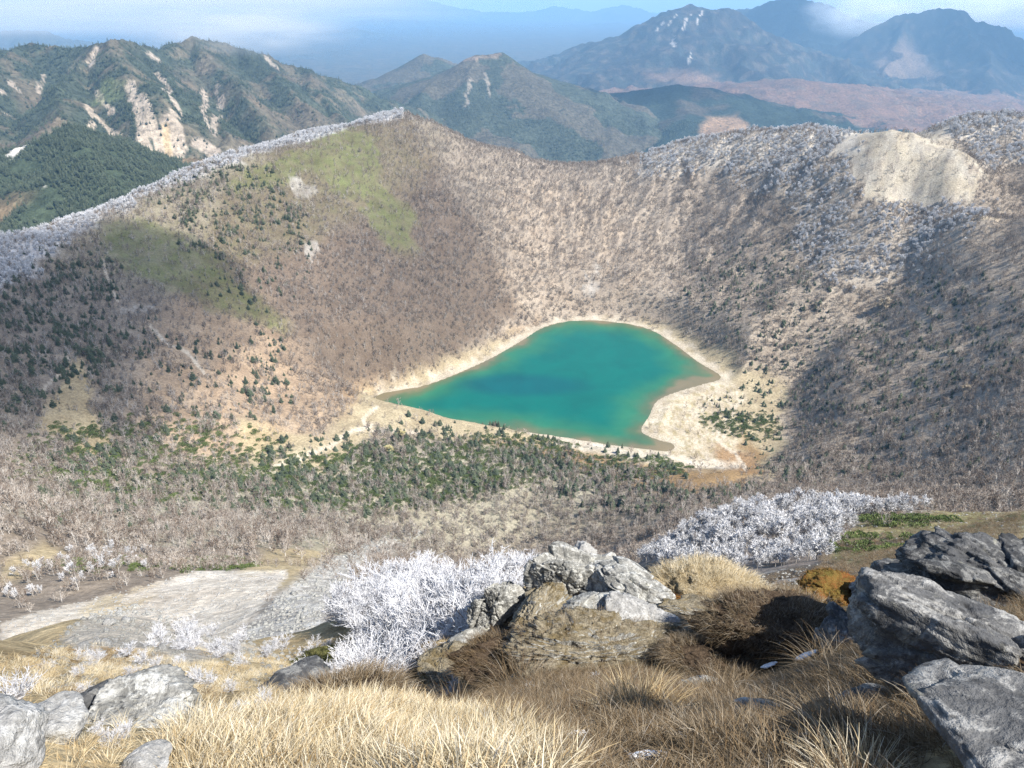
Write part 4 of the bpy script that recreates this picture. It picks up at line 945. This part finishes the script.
hum('moss_mound', 'tan lichen hummock above the lichen spotted rock', 'moss', 455, 672, 7, 66, 28, 'turf', 105, .6, 0, (9000, .14, .002), 'sedge')
hum('moss_mound', 'small ochre moss patch beside the white topped slab', 'moss', 672, 612, 6, 40, 10, 'moss_ochre', 107, .6)
hum('peat_bank', 'dark peat hollow edge below the brown block', 'earth bank', 545, 676, 6, 130, 36, 'peat', 109, .4, 0, PF, 'sedge')
hum('peat_bank', 'dark heather hummock in front of the dark low rock', 'earth bank', 345, 716, 5, 90, 22, 'peat', 113, .5, 0, PF, 'sedge')

# loose stones
STONES2 = [rock_mesh('stone', 210 + i, (1, .8, .6), sub=3, rough=.08) for i in range(6)]
for me in STONES2: me.materials.append(M['rock_crag'])
STONES = [rock_mesh('stone', 200 + i, (1, .8, .6), sub=3, rough=.08) for i in range(6)]
for me in STONES: me.materials.append(M['rock_pale'])
def stones(n, poly, rmin, smin, smax, label, group, kinds=None):
    P = np.array(poly, float); lo, hi = P.min(0), P.max(0); k = 0; tries = 0
    while k < n and tries < n * 20:
        tries += 1; q = lo + rng.random(2) * (hi - lo)
        if sdf_poly(np.array([q[0]]), np.array([q[1]]), P)[0] > 0: continue
        p, r = hit(q[0], q[1], rmin); s = math.hypot(r, CZ - p[2]); w = (smin + (smax - smin) * rng.random() ** 2.5) * s / F
        o = obj('stone', (kinds or STONES)[k % 6]); o.location = tuple(p + [0, 0, w * .12]); o.scale = (w, w, w); o.rotation_euler = (rng.normal(0, .3), rng.normal(0, .3), rng.random() * 6.28)
        tag(o, label, 'stone', group); k += 1
stones(34, [(70, 645), (95, 612), (135, 605), (175, 622), (230, 640), (150, 660), (90, 660)], 9, 3, 13, 'loose grey stone on the rocky mound in front of the scree', 'stones on the rocky mound')
stones(120, [(255, 625), (285, 592), (330, 562), (400, 530), (425, 532), (380, 560), (335, 600), (300, 640), (240, 660)], 40, 2, 7, 'loose pale stone on the rubble bank beside the scree gully', 'stones on the rubble bank', STONES2)
stones(40, [(760, 600), (830, 570), (880, 575), (860, 590), (790, 600)], 9, 2, 8, 'loose dark stone in the shaded ground past the peat bank', 'stones past the peat bank', STONES2)
stones(16, [(520, 600), (640, 600), (660, 640), (560, 640)], 6, 3, 9, 'loose pale stone among the turf of the outcrop', 'stones of the outcrop')

def gravel(name, poly, n, rmin, smin, smax, label, kinds=None):
    P = np.array(poly, float); lo, hi = P.min(0), P.max(0); q = lo + rng.random((n * 3, 2)) * (hi - lo)
    q = q[sdf_poly(q[:, 0], q[:, 1], P) < 0][:n]
    H_ = [hit(a, b, rmin) for a, b in q]; p = np.array([h[0] for h in H_]); dist = np.hypot([h[1] for h in H_], CZ - p[:, 2])
    sz = (smin + (smax - smin) * rng.random(len(q)) ** 3) * dist / F
    scatter(name, p, rng.random(len(q)) * 6.28, sz, rng.integers(0, 6, len(q)), kinds or STONES, label, 'gravel', tilt=rng.normal(0, .4, (len(q), 2)))
gravel('scree_gravel', [(0, 622), (60, 606), (130, 590), (190, 572), (225, 572), (290, 572), (270, 598), (245, 625), (230, 650), (170, 655), (90, 650), (0, 665)], 2200, 85, .8, 3.2, 'pale grey gravel of the scree gully')
gravel('rubble_gravel', [(250, 625), (280, 592), (330, 560), (400, 528), (430, 530), (380, 560), (330, 600), (320, 650), (280, 680), (235, 665)], 2600, 40, 1, 5, 'grey rubble on the bank beside the scree gully', STONES2)
gravel('turf_gravel', [(20, 660), (90, 612), (140, 605), (200, 625), (330, 655), (330, 690), (120, 690), (40, 690)], 2600, 4, .8, 6, 'small grey gravel among the turf on the rocky mound', STONES2)
gravel('shelf_stones', [(830, 560), (830, 535), (900, 512), (1024, 510), (1024, 550), (900, 570)], 700, 50, .7, 2.6, 'small stones strewn over the grassy shelf')
gravel('gully_stones', [(650, 570), (760, 575), (830, 562), (860, 578), (770, 606), (700, 603)], 900, 14, .8, 4, 'dark grey stones strewn in the shaded gully ground', STONES2)
def tufts(name, poly, n, rmin, meshes, s0, s1, label):
    P = np.array(poly, float); lo, hi = P.min(0), P.max(0); q = lo + rng.random((n * 3, 2)) * (hi - lo); q = q[sdf_poly(q[:, 0], q[:, 1], P) < 0][:n]
    H_ = [hit(a, b, rmin) for a, b in q]; p = np.array([h[0] for h in H_]); k = len(q)
    scatter(name, p, rng.random(k) * 6.28, rng.uniform(s0, s1, k), rng.integers(0, len(meshes), k), meshes, label, 'grass')
SNOWP = []
stones(26, [(180, 700), (330, 705), (460, 722), (540, 760), (520, 768), (200, 768)], 2.2, 4, 15, 'grey stone half hidden in the golden dry grass', 'stones in the golden grass')
# snow
def snow(label, px, py, wpx, hpx, rmin=2.5):
    p, r = hit(px, py, rmin); s = math.hypot(r, CZ - p[2]); w = wpx * s / F
    V, Fc = ICO[5]; P = V.copy(); sd_ = int(px)
    P[:, :2] *= (1 + .5 * fbm(V[:, 0] * 1.6 + sd_, V[:, 1] * 1.6, 4, 5))[:, None]; P[:, 2] += .3 * fbm(V[:, 0] * 3 + sd_, V[:, 1] * 3, 3, 6)
    me = mesh_np('snow_patch', P * np.array([w / 2, w / 2 * hpx / wpx * 1.4, .05 * w + .012]), Fc); o = obj('snow_patch', me, M['snow'])
    gx_ = float(ground(np.array([p[0] + .1]), np.array([p[1]]))[0] - p[2]) / .1; gy_ = float(ground(np.array([p[0]]), np.array([p[1] + .1]))[0] - p[2]) / .1
    SNOWP.append((p[0], p[1], w * .75, s)); o.location = tuple(p + [0, 0, .05]); o.rotation_euler = (math.atan(gy_), -math.atan(gx_), rng.uniform(-.4, .4)); tag(o, label, 'snow')
snow('bright white snow patch on the shaded sedge under the ochre moss', 802, 633, 20, 9)
snow('small snow patch at the foot of the lower peat bank', 750, 641, 11, 8)
snow('wide thin snow patch below the bright white one', 806, 658, 24, 9)
snow('sliver of snow in the sedge between the two peat banks and the big tussock', 768, 668, 14, 6)
snow('snow patch in front of the golden tussock', 576, 739, 18, 7)
snow('snow patch below the golden tussock, beside the russet sedge', 685, 741, 16, 8)
snow('thin snow at the lower edge under the russet sedge', 648, 762, 34, 8)
snow('snow streak on the dark ground behind the peat bank', 772, 600, 44, 9, 12)
snow('snow fleck in the shaded sedge below the small snow patch', 755, 692, 10, 6)

# grass
def tuft_mesh(seed, n, h, rad, lean, w=.0035, arch=1.0, segs=4):
    rg = random.Random(seed); m = MB()
    wind = np.array([math.cos(seed), math.sin(seed), 0]) * .12
    for _ in range(n):
        a = rg.uniform(0, 2 * PI); q = math.sqrt(rg.random()) * rad
        o = np.array([math.cos(a), math.sin(a), 0]); L = h * rg.uniform(.5, 1.15) * (1 - .3 * q / max(rad, .01))
        d = unit(o * (lean * rg.uniform(.3, 1.3)) + np.array([rg.gauss(0, .38), rg.gauss(0, .38), 1]) + wind); drop = arch * rg.uniform(.4, 1.3)
        b = o * q + np.array([0, 0, -.03]); ps = []; hd = np.array([d[0], d[1], 0]); hd = hd / (np.linalg.norm(hd) + 1e-6)
        for i in range(segs + 1):
            t = i / segs; ps.append(b + d * L * t + hd * L * .35 * drop * t * t + np.array([0, 0, -L * .42 * drop * t ** 2.4]))
        an = rg.uniform(0, PI); side = unit(np.cross(d, (math.cos(an), math.sin(an), .2)))
        ww = w * rg.uniform(.6, 1.3)
        m.ribbon(ps, [ww * (1 - .85 * (i / segs) ** 1.5) for i in range(segs + 1)], side, min(1, max(0, rg.gauss(.5, .24))))
    return m
GM = [tuft_mesh(300 + i, 120, .155, .13, .75, w=.0019, arch=1.2).mesh('grass_tuft') for i in range(6)]
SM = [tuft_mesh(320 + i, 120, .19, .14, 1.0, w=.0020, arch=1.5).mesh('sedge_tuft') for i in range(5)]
for me in GM: me.materials.append(M['grass'])
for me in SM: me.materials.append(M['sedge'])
def grass_field(name, meshes, poly, n, r0, r1, label, dens_pow=1.0, s0=.8, s1=1.3, clump=0.4):
    u = rng.random(n); r = np.sqrt(r0 ** 2 + u ** dens_pow * (r1 ** 2 - r0 ** 2)); th = (rng.random(n) * 2 - 1) * R(58)
    x, y = r * np.sin(th), r * np.cos(th); z = ground(x, y); px, py = project(x, y, z)
    nz = fbm(x / .7, y / .7, 3, 77) + .4 * fbm(x / 3, y / 3, 2, 78)
    k = (sdf_poly(px + fbm(x, y, 3, 80) * 50, py + fbm(x + 9, y, 3, 81) * 26, poly) < 0) & ((z + .5 - CZ) / r > runmax(x, y)) & (nz > -clump) & (px > -420) & (px < 1500) & (py < 1000)
    for qx_, qy_, qr_, qs_ in SNOWP:
        rad_ = np.hypot(qx_, qy_); al = (x * qx_ + y * qy_) / rad_; ac = np.abs(x * qy_ - y * qx_) / rad_
        k &= ~((ac < qr_) & (al < rad_ + qr_) & (al > rad_ - qr_ - .35))
    x, y, z, r, nz = x[k], y[k], z[k], r[k], nz[k]; m = len(x)
    sc_ = rng.uniform(s0, s1, m) * (1 + .35 * np.clip(nz, -.5, .6)) * (1 + .012 * np.minimum(r, 40))
    print(name, m)
    scatter(name, np.stack([x, y, z], 1), rng.random(m) * 6.28, sc_, rng.integers(0, len(meshes), m), meshes, label, 'grass', tilt=rng.normal(0, .12, (m, 2)))
GOLD = [(-90, 1000), (-90, 672), (60, 672), (130, 690), (250, 688), (300, 712), (370, 712), (440, 718), (520, 738), (560, 775), (560, 1000)]
grass_field('dry_grass', GM, [(190, 1000), (175, 760), (215, 722), (300, 712), (370, 712), (440, 720), (520, 742), (570, 775), (570, 1000)], 21000, 1.6, 7, 'tall golden dry grass along the lower edge of the slope', 1.0, .55, 1.35, .22)
grass_field('straw_grass', GM, [(-420, 1000), (-420, 690), (-60, 672), (60, 650), (120, 655), (240, 655), (330, 660), (340, 700), (215, 720), (190, 770), (190, 1000)], 30000, 1.8, 30, 'short straw grass around the pale boulders and the sunlit shoulder', 1.0, .3, .75, .12)
grass_field('shade_toned_grass', SM, [(400, 700), (450, 660), (560, 655), (640, 640), (760, 655), (880, 640), (1040, 610), (1500, 585), (1500, 1000), (540, 1000), (540, 760)], 24000, 1.6, 14, 'sedge matting the hollow, its brown darkened to stand for shade', 1.0, .6, 1.15, .35)
grass_field('knoll_grass', GM, [(510, 655), (540, 600), (650, 590), (740, 590), (760, 612), (700, 640), (640, 655)], 30000, 7, 24, 'short straw grass on the sunlit outcrop', 1.0, .3, .6, .2)

tufts('shelf_grass', [(820, 575), (825, 538), (900, 512), (1024, 508), (1024, 560), (900, 575)], 2600, 50, SM, 1.5, 4.0, 'rough tawny grass on the shelf behind the dark boulders')
tufts('gully_grass', [(650, 570), (760, 575), (860, 560), (870, 585), (770, 608), (700, 605)], 1500, 14, SM, .8, 2.0, 'brown grass in the shaded gully behind the peat bank')
def tussock(label, px, py, wpx, mat, seed, n=420, arch=1.2, lean=1.0, rmin=2.2, hk=.38, group=None):
    p, r = hit(px, py, rmin); s = math.hypot(r, CZ - p[2]); w = wpx * s / F
    me = tuft_mesh(seed, n, w * hk, w * .24, lean, w=.0026, arch=arch, segs=5).mesh('tussock'); o = obj('tussock', me, M[mat])
    o.location = tuple(p); tag(o, label, 'grass tussock', group)
tussock('big golden orange tussock standing in sun amid the shaded sedge', 640, 722, 140, 'grass', 401, 1000, .8, .9)
tussock('grey brown arching tussock below the dark peat banks', 722, 706, 110, 'sedge', 402, 1300, 1.5, 1.1)
tussock('large drooping tussock at the foot of the flat topped slab', 852, 756, 150, 'sedge', 403, 1500, 1.7, 1.1)
tussock('pale gold tussock at the lower edge beside the corner boulder', 862, 795, 150, 'grass', 404, 500, 1.1, 1.0)
tussock('dim sedge tussock under the brown block of the outcrop', 520, 690, 120, 'sedge', 405, 600, 1.3, 1.0)
tussock('dark sedge tussock below the lichen spotted rock', 455, 720, 110, 'sedge', 406, 600, 1.4, 1.0)
tussock('russet sedge tussock between the golden tussock and the drooping one', 720, 765, 150, 'sedge', 407, 600, 1.3, 1.0)
tussock('straw tussock in sun under the pale slab', 575, 668, 90, 'grass', 408, 420, 1.0, 1.0)
for q in ((215, 742), (262, 735), (335, 738), (398, 752), (300, 760), (452, 758), (496, 768), (240, 768), (372, 728), (60, 700), (200, 700), (110, 712)):
    tussock('small brown sedge clump among the pale dry grass', q[0], q[1], 44, 'sedge', 420 + q[0], 220, 1.3, 1.0, group='brown clumps in the pale grass')
tussock('grass spray leaning over the edge of the flat topped slab', 982, 672, 60, 'grass', 409, 70, .8, .8)
tussock('thin sedge tussock against the peat bank, beside the white snow', 835, 672, 110, 'sedge', 410, 500, 1.6, 1.1)

# rime covered shrubs
def shrub_meshes(seed, stems=9, kids=9, twigs=9, th=.0082):
    rg = random.Random(seed); st = MB(); tw = MB()
    for i in range(stems):
        a = rg.uniform(0, 2 * PI); d = unit((math.cos(a) * rg.uniform(.2, .9), math.sin(a) * rg.uniform(.2, .9), 1)); L = rg.uniform(.6, 1.0)
        P = [np.array([rg.gauss(0, .05), rg.gauss(0, .05), -.08])]
        for k in range(4):
            d = unit(d + np.array([rg.gauss(0, .2), rg.gauss(0, .2), .05])); P.append(P[-1] + d * L / 4)
        st.tube(P, [th * 1.3, th * 1.1, th * .9, th * .75, th * .5], 4, rg.random())
        for k in range(kids):
            t = rg.uniform(.25, 1) * 4; j = min(int(t), 3); s = P[j] + (P[j + 1] - P[j]) * (t - j); dd = unit((P[j + 1] - P[j]) * 4 / L + np.array([rg.gauss(0, .7), rg.gauss(0, .7), rg.gauss(.1, .3)])); l = rg.uniform(.22, .42)
            m_ = s + dd * l * .5; e = s + dd * l + np.array([0, 0, .04])
            tw.tube([s, m_, e], [th * .8, th * .75, th * .45], 3, rg.random())
            for q in range(twigs):
                u = rg.random(); b = s + (e - s) * u; d3 = unit(dd + np.array([rg.gauss(0, .8), rg.gauss(0, .8), rg.gauss(.15, .5)])); l3 = rg.uniform(.07, .18)
                tw.tube([b, b + d3 * l3 * .6, b + d3 * l3 + np.array([0, 0, .01])], [th * .6, th * .65, th * .3], 3, rg.random())
    return st, tw
SHM = []
for i in range(4):
    a, b = shrub_meshes(500 + i); a = a.mesh('stems'); b = b.mesh('twigs'); a.materials.append(M['twig']); b.materials.append(M['rime']); SHM.append((a, b))
def shrub(p, h, label, group=None, k=0, rot=None):
    o = bpy.data.objects.new('frosted_shrub', None); COL.objects.link(o); o.location = tuple(p); o.scale = (h * 1.1, h * 1.1, h); o.rotation_euler = (0, 0, rng.random() * 6.28)
    for nm, me in zip(('stems', 'twigs'), SHM[k % 4]):
        c = bpy.data.objects.new(nm, me); COL.objects.link(c); c.parent = o
    tag(o, label, 'shrub', group)
def thicket(n, poly, rmin, rmax, hpx, label, group, hcap=1.6):
    P = np.array(poly, float); lo, hi = P.min(0), P.max(0); k = 0; tries = 0
    while k < n and tries < n * 30:
        tries += 1; q = lo + rng.random(2) * (hi - lo)
        if sdf_poly(np.array([q[0]]), np.array([q[1]]), P)[0] > 0: continue
        p, r = hit(q[0], q[1], rmin)
        if r > rmax: continue
        s = math.hypot(r, CZ - p[2]); shrub(p, min(hcap, rng.uniform(.75, 1.2) * hpx * s / F), label, group, k); k += 1
thicket(46, [(345, 690), (370, 640), (420, 605), (480, 590), (505, 600), (490, 640), (450, 672), (400, 700), (360, 705)], 7, 40, 46, 'rime white shrub in the dense thicket beside the rocky outcrop', 'thicket beside the outcrop')
thicket(60, [(335, 622), (350, 602), (390, 588), (440, 575), (530, 565), (520, 590), (450, 600), (390, 622), (350, 632)], 12, 70, 30, 'soft white rime shrub at the far edge of the thicket, over the gully', 'far edge of the thicket', 2.6)
thicket(22, [(150, 648), (170, 632), (240, 632), (330, 650), (330, 662), (240, 660)], 9, 40, 15, 'low frosted sprig shrub along the brow above the scree', 'frosted sprigs on the brow')
thicket(9, [(290, 690), (300, 665), (350, 690), (340, 700)], 7, 30, 18, 'small frosted shrub round the shaded hollow', 'frosted shrubs round the hollow')
thicket(26, [(20, 690), (60, 660), (130, 650), (250, 660), (320, 690), (240, 720), (120, 745), (60, 720)], 3, 30, 13, 'little frosted sprig among the short straw grass by the slanting grey rock', 'frosted sprigs in the short grass')
thicket(14, [(470, 660), (560, 665), (640, 690), (560, 730), (470, 720)], 3, 14, 9, 'little frosted sprig in the shaded sedge beside the golden tussock', 'frosted sprigs in the sedge')
for lab, q, hp in (('lone rime covered shrub at the picture edge above the upper pale boulder', (12, 708), 34), ('white rime covered twig standing in the shaded sedge beside the lichen spotted rock', (454, 700), 20),
                   ('white rime sprig on the brow of the golden grass', (262, 716), 24), ('rime sprig at the foot of the golden tussock', (590, 712), 14), ('frosted tuft of twigs among the golden grass', (118, 748), 22)):
    p, r = hit(q[0], q[1], 2.5); shrub(p, hp * math.hypot(r, CZ - p[2]) / F, lab, None, int(q[0]))

# trees of another colour
def special(label, px, py, hpx, mat, rmin=200):
    p, r = hit(px, py, rmin); s = math.hypot(r, CZ - p[2]); o = bpy.data.objects.new('golden_tree', None); COL.objects.link(o); o.location = tuple(p); o.scale = (hpx * s / F * 1.3,) * 2 + (hpx * s / F,)
    tr, cr = tree_meshes(int(px), 1.0, 18, 14, .07, .5); 
    a = tr.mesh('trunk'); a.materials.append(M['bark']); b = cr.mesh('crown'); b.materials.append(mat)
    for nm, me in (('trunk', a), ('crown', b)):
        c = bpy.data.objects.new(nm, me); COL.objects.link(c); c.parent = o
    tag(o, label, 'tree')
M['yellow'] = mat_var('yellow_leaves', [(0, (.42, .36, .16)), (1, (.62, .56, .32))])
M['tan_leaf'] = mat_var('tan_leaves', [(0, (.40, .32, .22)), (1, (.60, .52, .40))])
special('small yellow tree nearest the lake shore in the valley wood', 402, 438, 9, M['yellow'])
special('small yellow tree just below the other one in the valley wood', 388, 454, 9, M['yellow'])
special('pale tan tree alone on the dark wooded slope under the frosted ridge', 880, 312, 13, M['tan_leaf'])
special('pale tan tree on the wooded slope beside the straw flat', 964, 394, 8, M['tan_leaf'])

# ------------------------------------------------------------------ light, air, camera
SUN_AZ, SUN_EL = R(122), R(50)     # azimuth clockwise from the view direction (+Y)
sdir = np.array([math.sin(SUN_AZ) * math.cos(SUN_EL), math.cos(SUN_AZ) * math.cos(SUN_EL), math.sin(SUN_EL)])
from mathutils import Vector
sl = bpy.data.lights.new('sun', 'SUN'); sl.energy = 5.0; sl.angle = R(.5); sl.color = (1, .95, .87)
so = bpy.data.objects.new('sun', sl); COL.objects.link(so); so.rotation_euler = Vector(sdir).to_track_quat('Z', 'Y').to_euler(); so.location = (0, 0, 900)
wd = bpy.data.worlds.new('World'); sc.world = wd; wd.use_nodes = True
nt = wd.node_tree; nt.nodes.clear()
sky = nt.nodes.new('ShaderNodeTexSky'); sky.sky_type = 'NISHITA'; sky.sun_disc = False; sky.sun_elevation = SUN_EL; sky.sun_rotation = SUN_AZ; sky.altitude = 2500
bg = nt.nodes.new('ShaderNodeBackground'); bg.inputs[1].default_value = .12; ow = nt.nodes.new('ShaderNodeOutputWorld')
nt.links.new(sky.outputs[0], bg.inputs[0]); nt.links.new(bg.outputs[0], ow.inputs[0])
cam = bpy.data.cameras.new('camera'); co = bpy.data.objects.new('camera', cam); COL.objects.link(co); sc.camera = co
cam.sensor_width = 36; cam.lens = 36 * F / W; cam.clip_start = .05; cam.clip_end = 200000
co.location = (0, 0, CZ); co.rotation_euler = (PI / 2 - PIT, 0, 0)
HAZE = float(os.environ.get('HAZE', 5.2e-5))
if HAZE > 0:
    b = np.array([(-45000, -3000, -1500), (45000, -3000, -1500), (45000, 56000, -1500), (-45000, 56000, -1500), (-45000, -3000, 440), (45000, -3000, 440), (45000, 56000, 440), (-45000, 56000, 440)], float)
    me = mesh_np('haze', b, np.array([(0, 3, 2, 1), (4, 5, 6, 7), (0, 1, 5, 4), (1, 2, 6, 5), (2, 3, 7, 6), (3, 0, 4, 7)]), False)
    tag(obj('haze', me, mat_volume('haze_air', HAZE, (.36, .66, 1.0), 0.0)), 'thin blue haze filling the air over the valleys', 'haze', kind='stuff')
def soft_volume(name, label, dens, mat_name, loc, dims, seed, aniso=.2, homog=False, col=(1, 1, 1)):
    V, Fc = ICO[5]; P = V * (1 + .35 * noise3(V, 1.3, seed, 4))[:, None]
    me = mesh_np(name, P, Fc); t = NT(mat_name); v = t.n('VolumePrincipled'); v.inputs['Color'].default_value = tuple(col) + (1,); v.inputs['Anisotropy'].default_value = aniso
    if homog: v.inputs['Density'].default_value = dens
    else:
        oc = t.objc(); ln = t.n('VectorMath', _operation='LENGTH'); t.put(ln.inputs[0], oc)
        fall = t.ramp(ln.outputs['Value'], [(.25, 1.0), (.98, 0.0)], 'EASE'); nz = t.ramp(t.noise(oc, 2.6, 4, .6), [(.38, 0.0), (.62, 1.0)])
        t.put(v.inputs['Density'], t.math('MULTIPLY', t.math('MULTIPLY', fall, nz), dens))
    t.t.links.new(v.outputs[0], t.out.inputs['Volume'])
    o = obj(name, me, t.m); o.location = loc; o.scale = dims; tag(o, label, 'cloud' if name == 'cloud' else 'cloudbank', kind='stuff'); return o
def cloud_over(target, height, dims, dens, seed, label):
    k = (height - target[2]) / sdir[2]
    soft_volume('cloud', label, dens, 'cloud_vapour', tuple(np.array(target) + sdir * k), dims, seed, 0, True)
if HAZE > 0:
    cloud_over(hit(40, 310, 500)[0], 1500, (200, 260, 90), .0075, 3, 'high cloud shading the wooded shoulder under the frosted crest')
    cloud_over(hit(440, 240, 700)[0], 1600, (130, 260, 60), .0022, 5, 'high cloud shading the slope above the lake')
    cloud_over(world(640, 100, 6400), 2600, (900, 700, 260), .003, 8, 'high cloud shading the dark forest hill')
    cloud_over(world(1000, 40, 12600), 3200, (1100, 1300, 320), .003, 9, 'high cloud shading the flank of the volcano')
    cloud_over(world(790, 30, 14000), 3300, (1800, 1000, 320), .003, 10, 'high cloud shading the back range')
    soft_volume('cloudbank', 'white mist over the crest of the scarred massif', .0035, 'cloud_crest', tuple(world(235, 30, 4300)), (700, 480, 150), 21)  # this volume and those below are clouds inside the haze
    soft_volume('cloudbank', 'broad bright mist filling the upper corner over the valleys', .0014, 'cloud_bank', tuple(world(100, 4, 9000)), (4300, 2200, 340), 22)
    soft_volume('cloudbank', 'white cloud caught on the ridge between the back range and the volcano', .005, 'cloud_ridge', tuple(world(862, 12, 12800)), (950, 700, 420), 23)
    soft_volume('cloudbank', 'white cloud behind the shoulder of the volcano', .008, 'cloud_far', tuple(world(1010, 8, 16500)), (2600, 900, 420), 24)
sc.view_settings.view_transform = 'Standard'; sc.view_settings.look = 'None'; sc.view_settings.gamma = 1; sc.view_settings.use_curve_mapping = False
sc.view_settings.exposure = .9
sc.render.engine = 'CYCLES'
cy = sc.cycles
cy.use_denoising = True
try: cy.denoiser = 'OPENIMAGEDENOISE'; cy.denoising_input_passes = 'RGB_ALBEDO_NORMAL'; cy.denoising_prefilter = 'NONE'
except Exception: pass
cy.max_bounces = 5; cy.diffuse_bounces = 2; cy.glossy_bounces = 2; cy.transmission_bounces = 2; cy.volume_bounces = 4; cy.transparent_max_bounces = 8
cy.caustics_reflective = False; cy.caustics_refractive = False
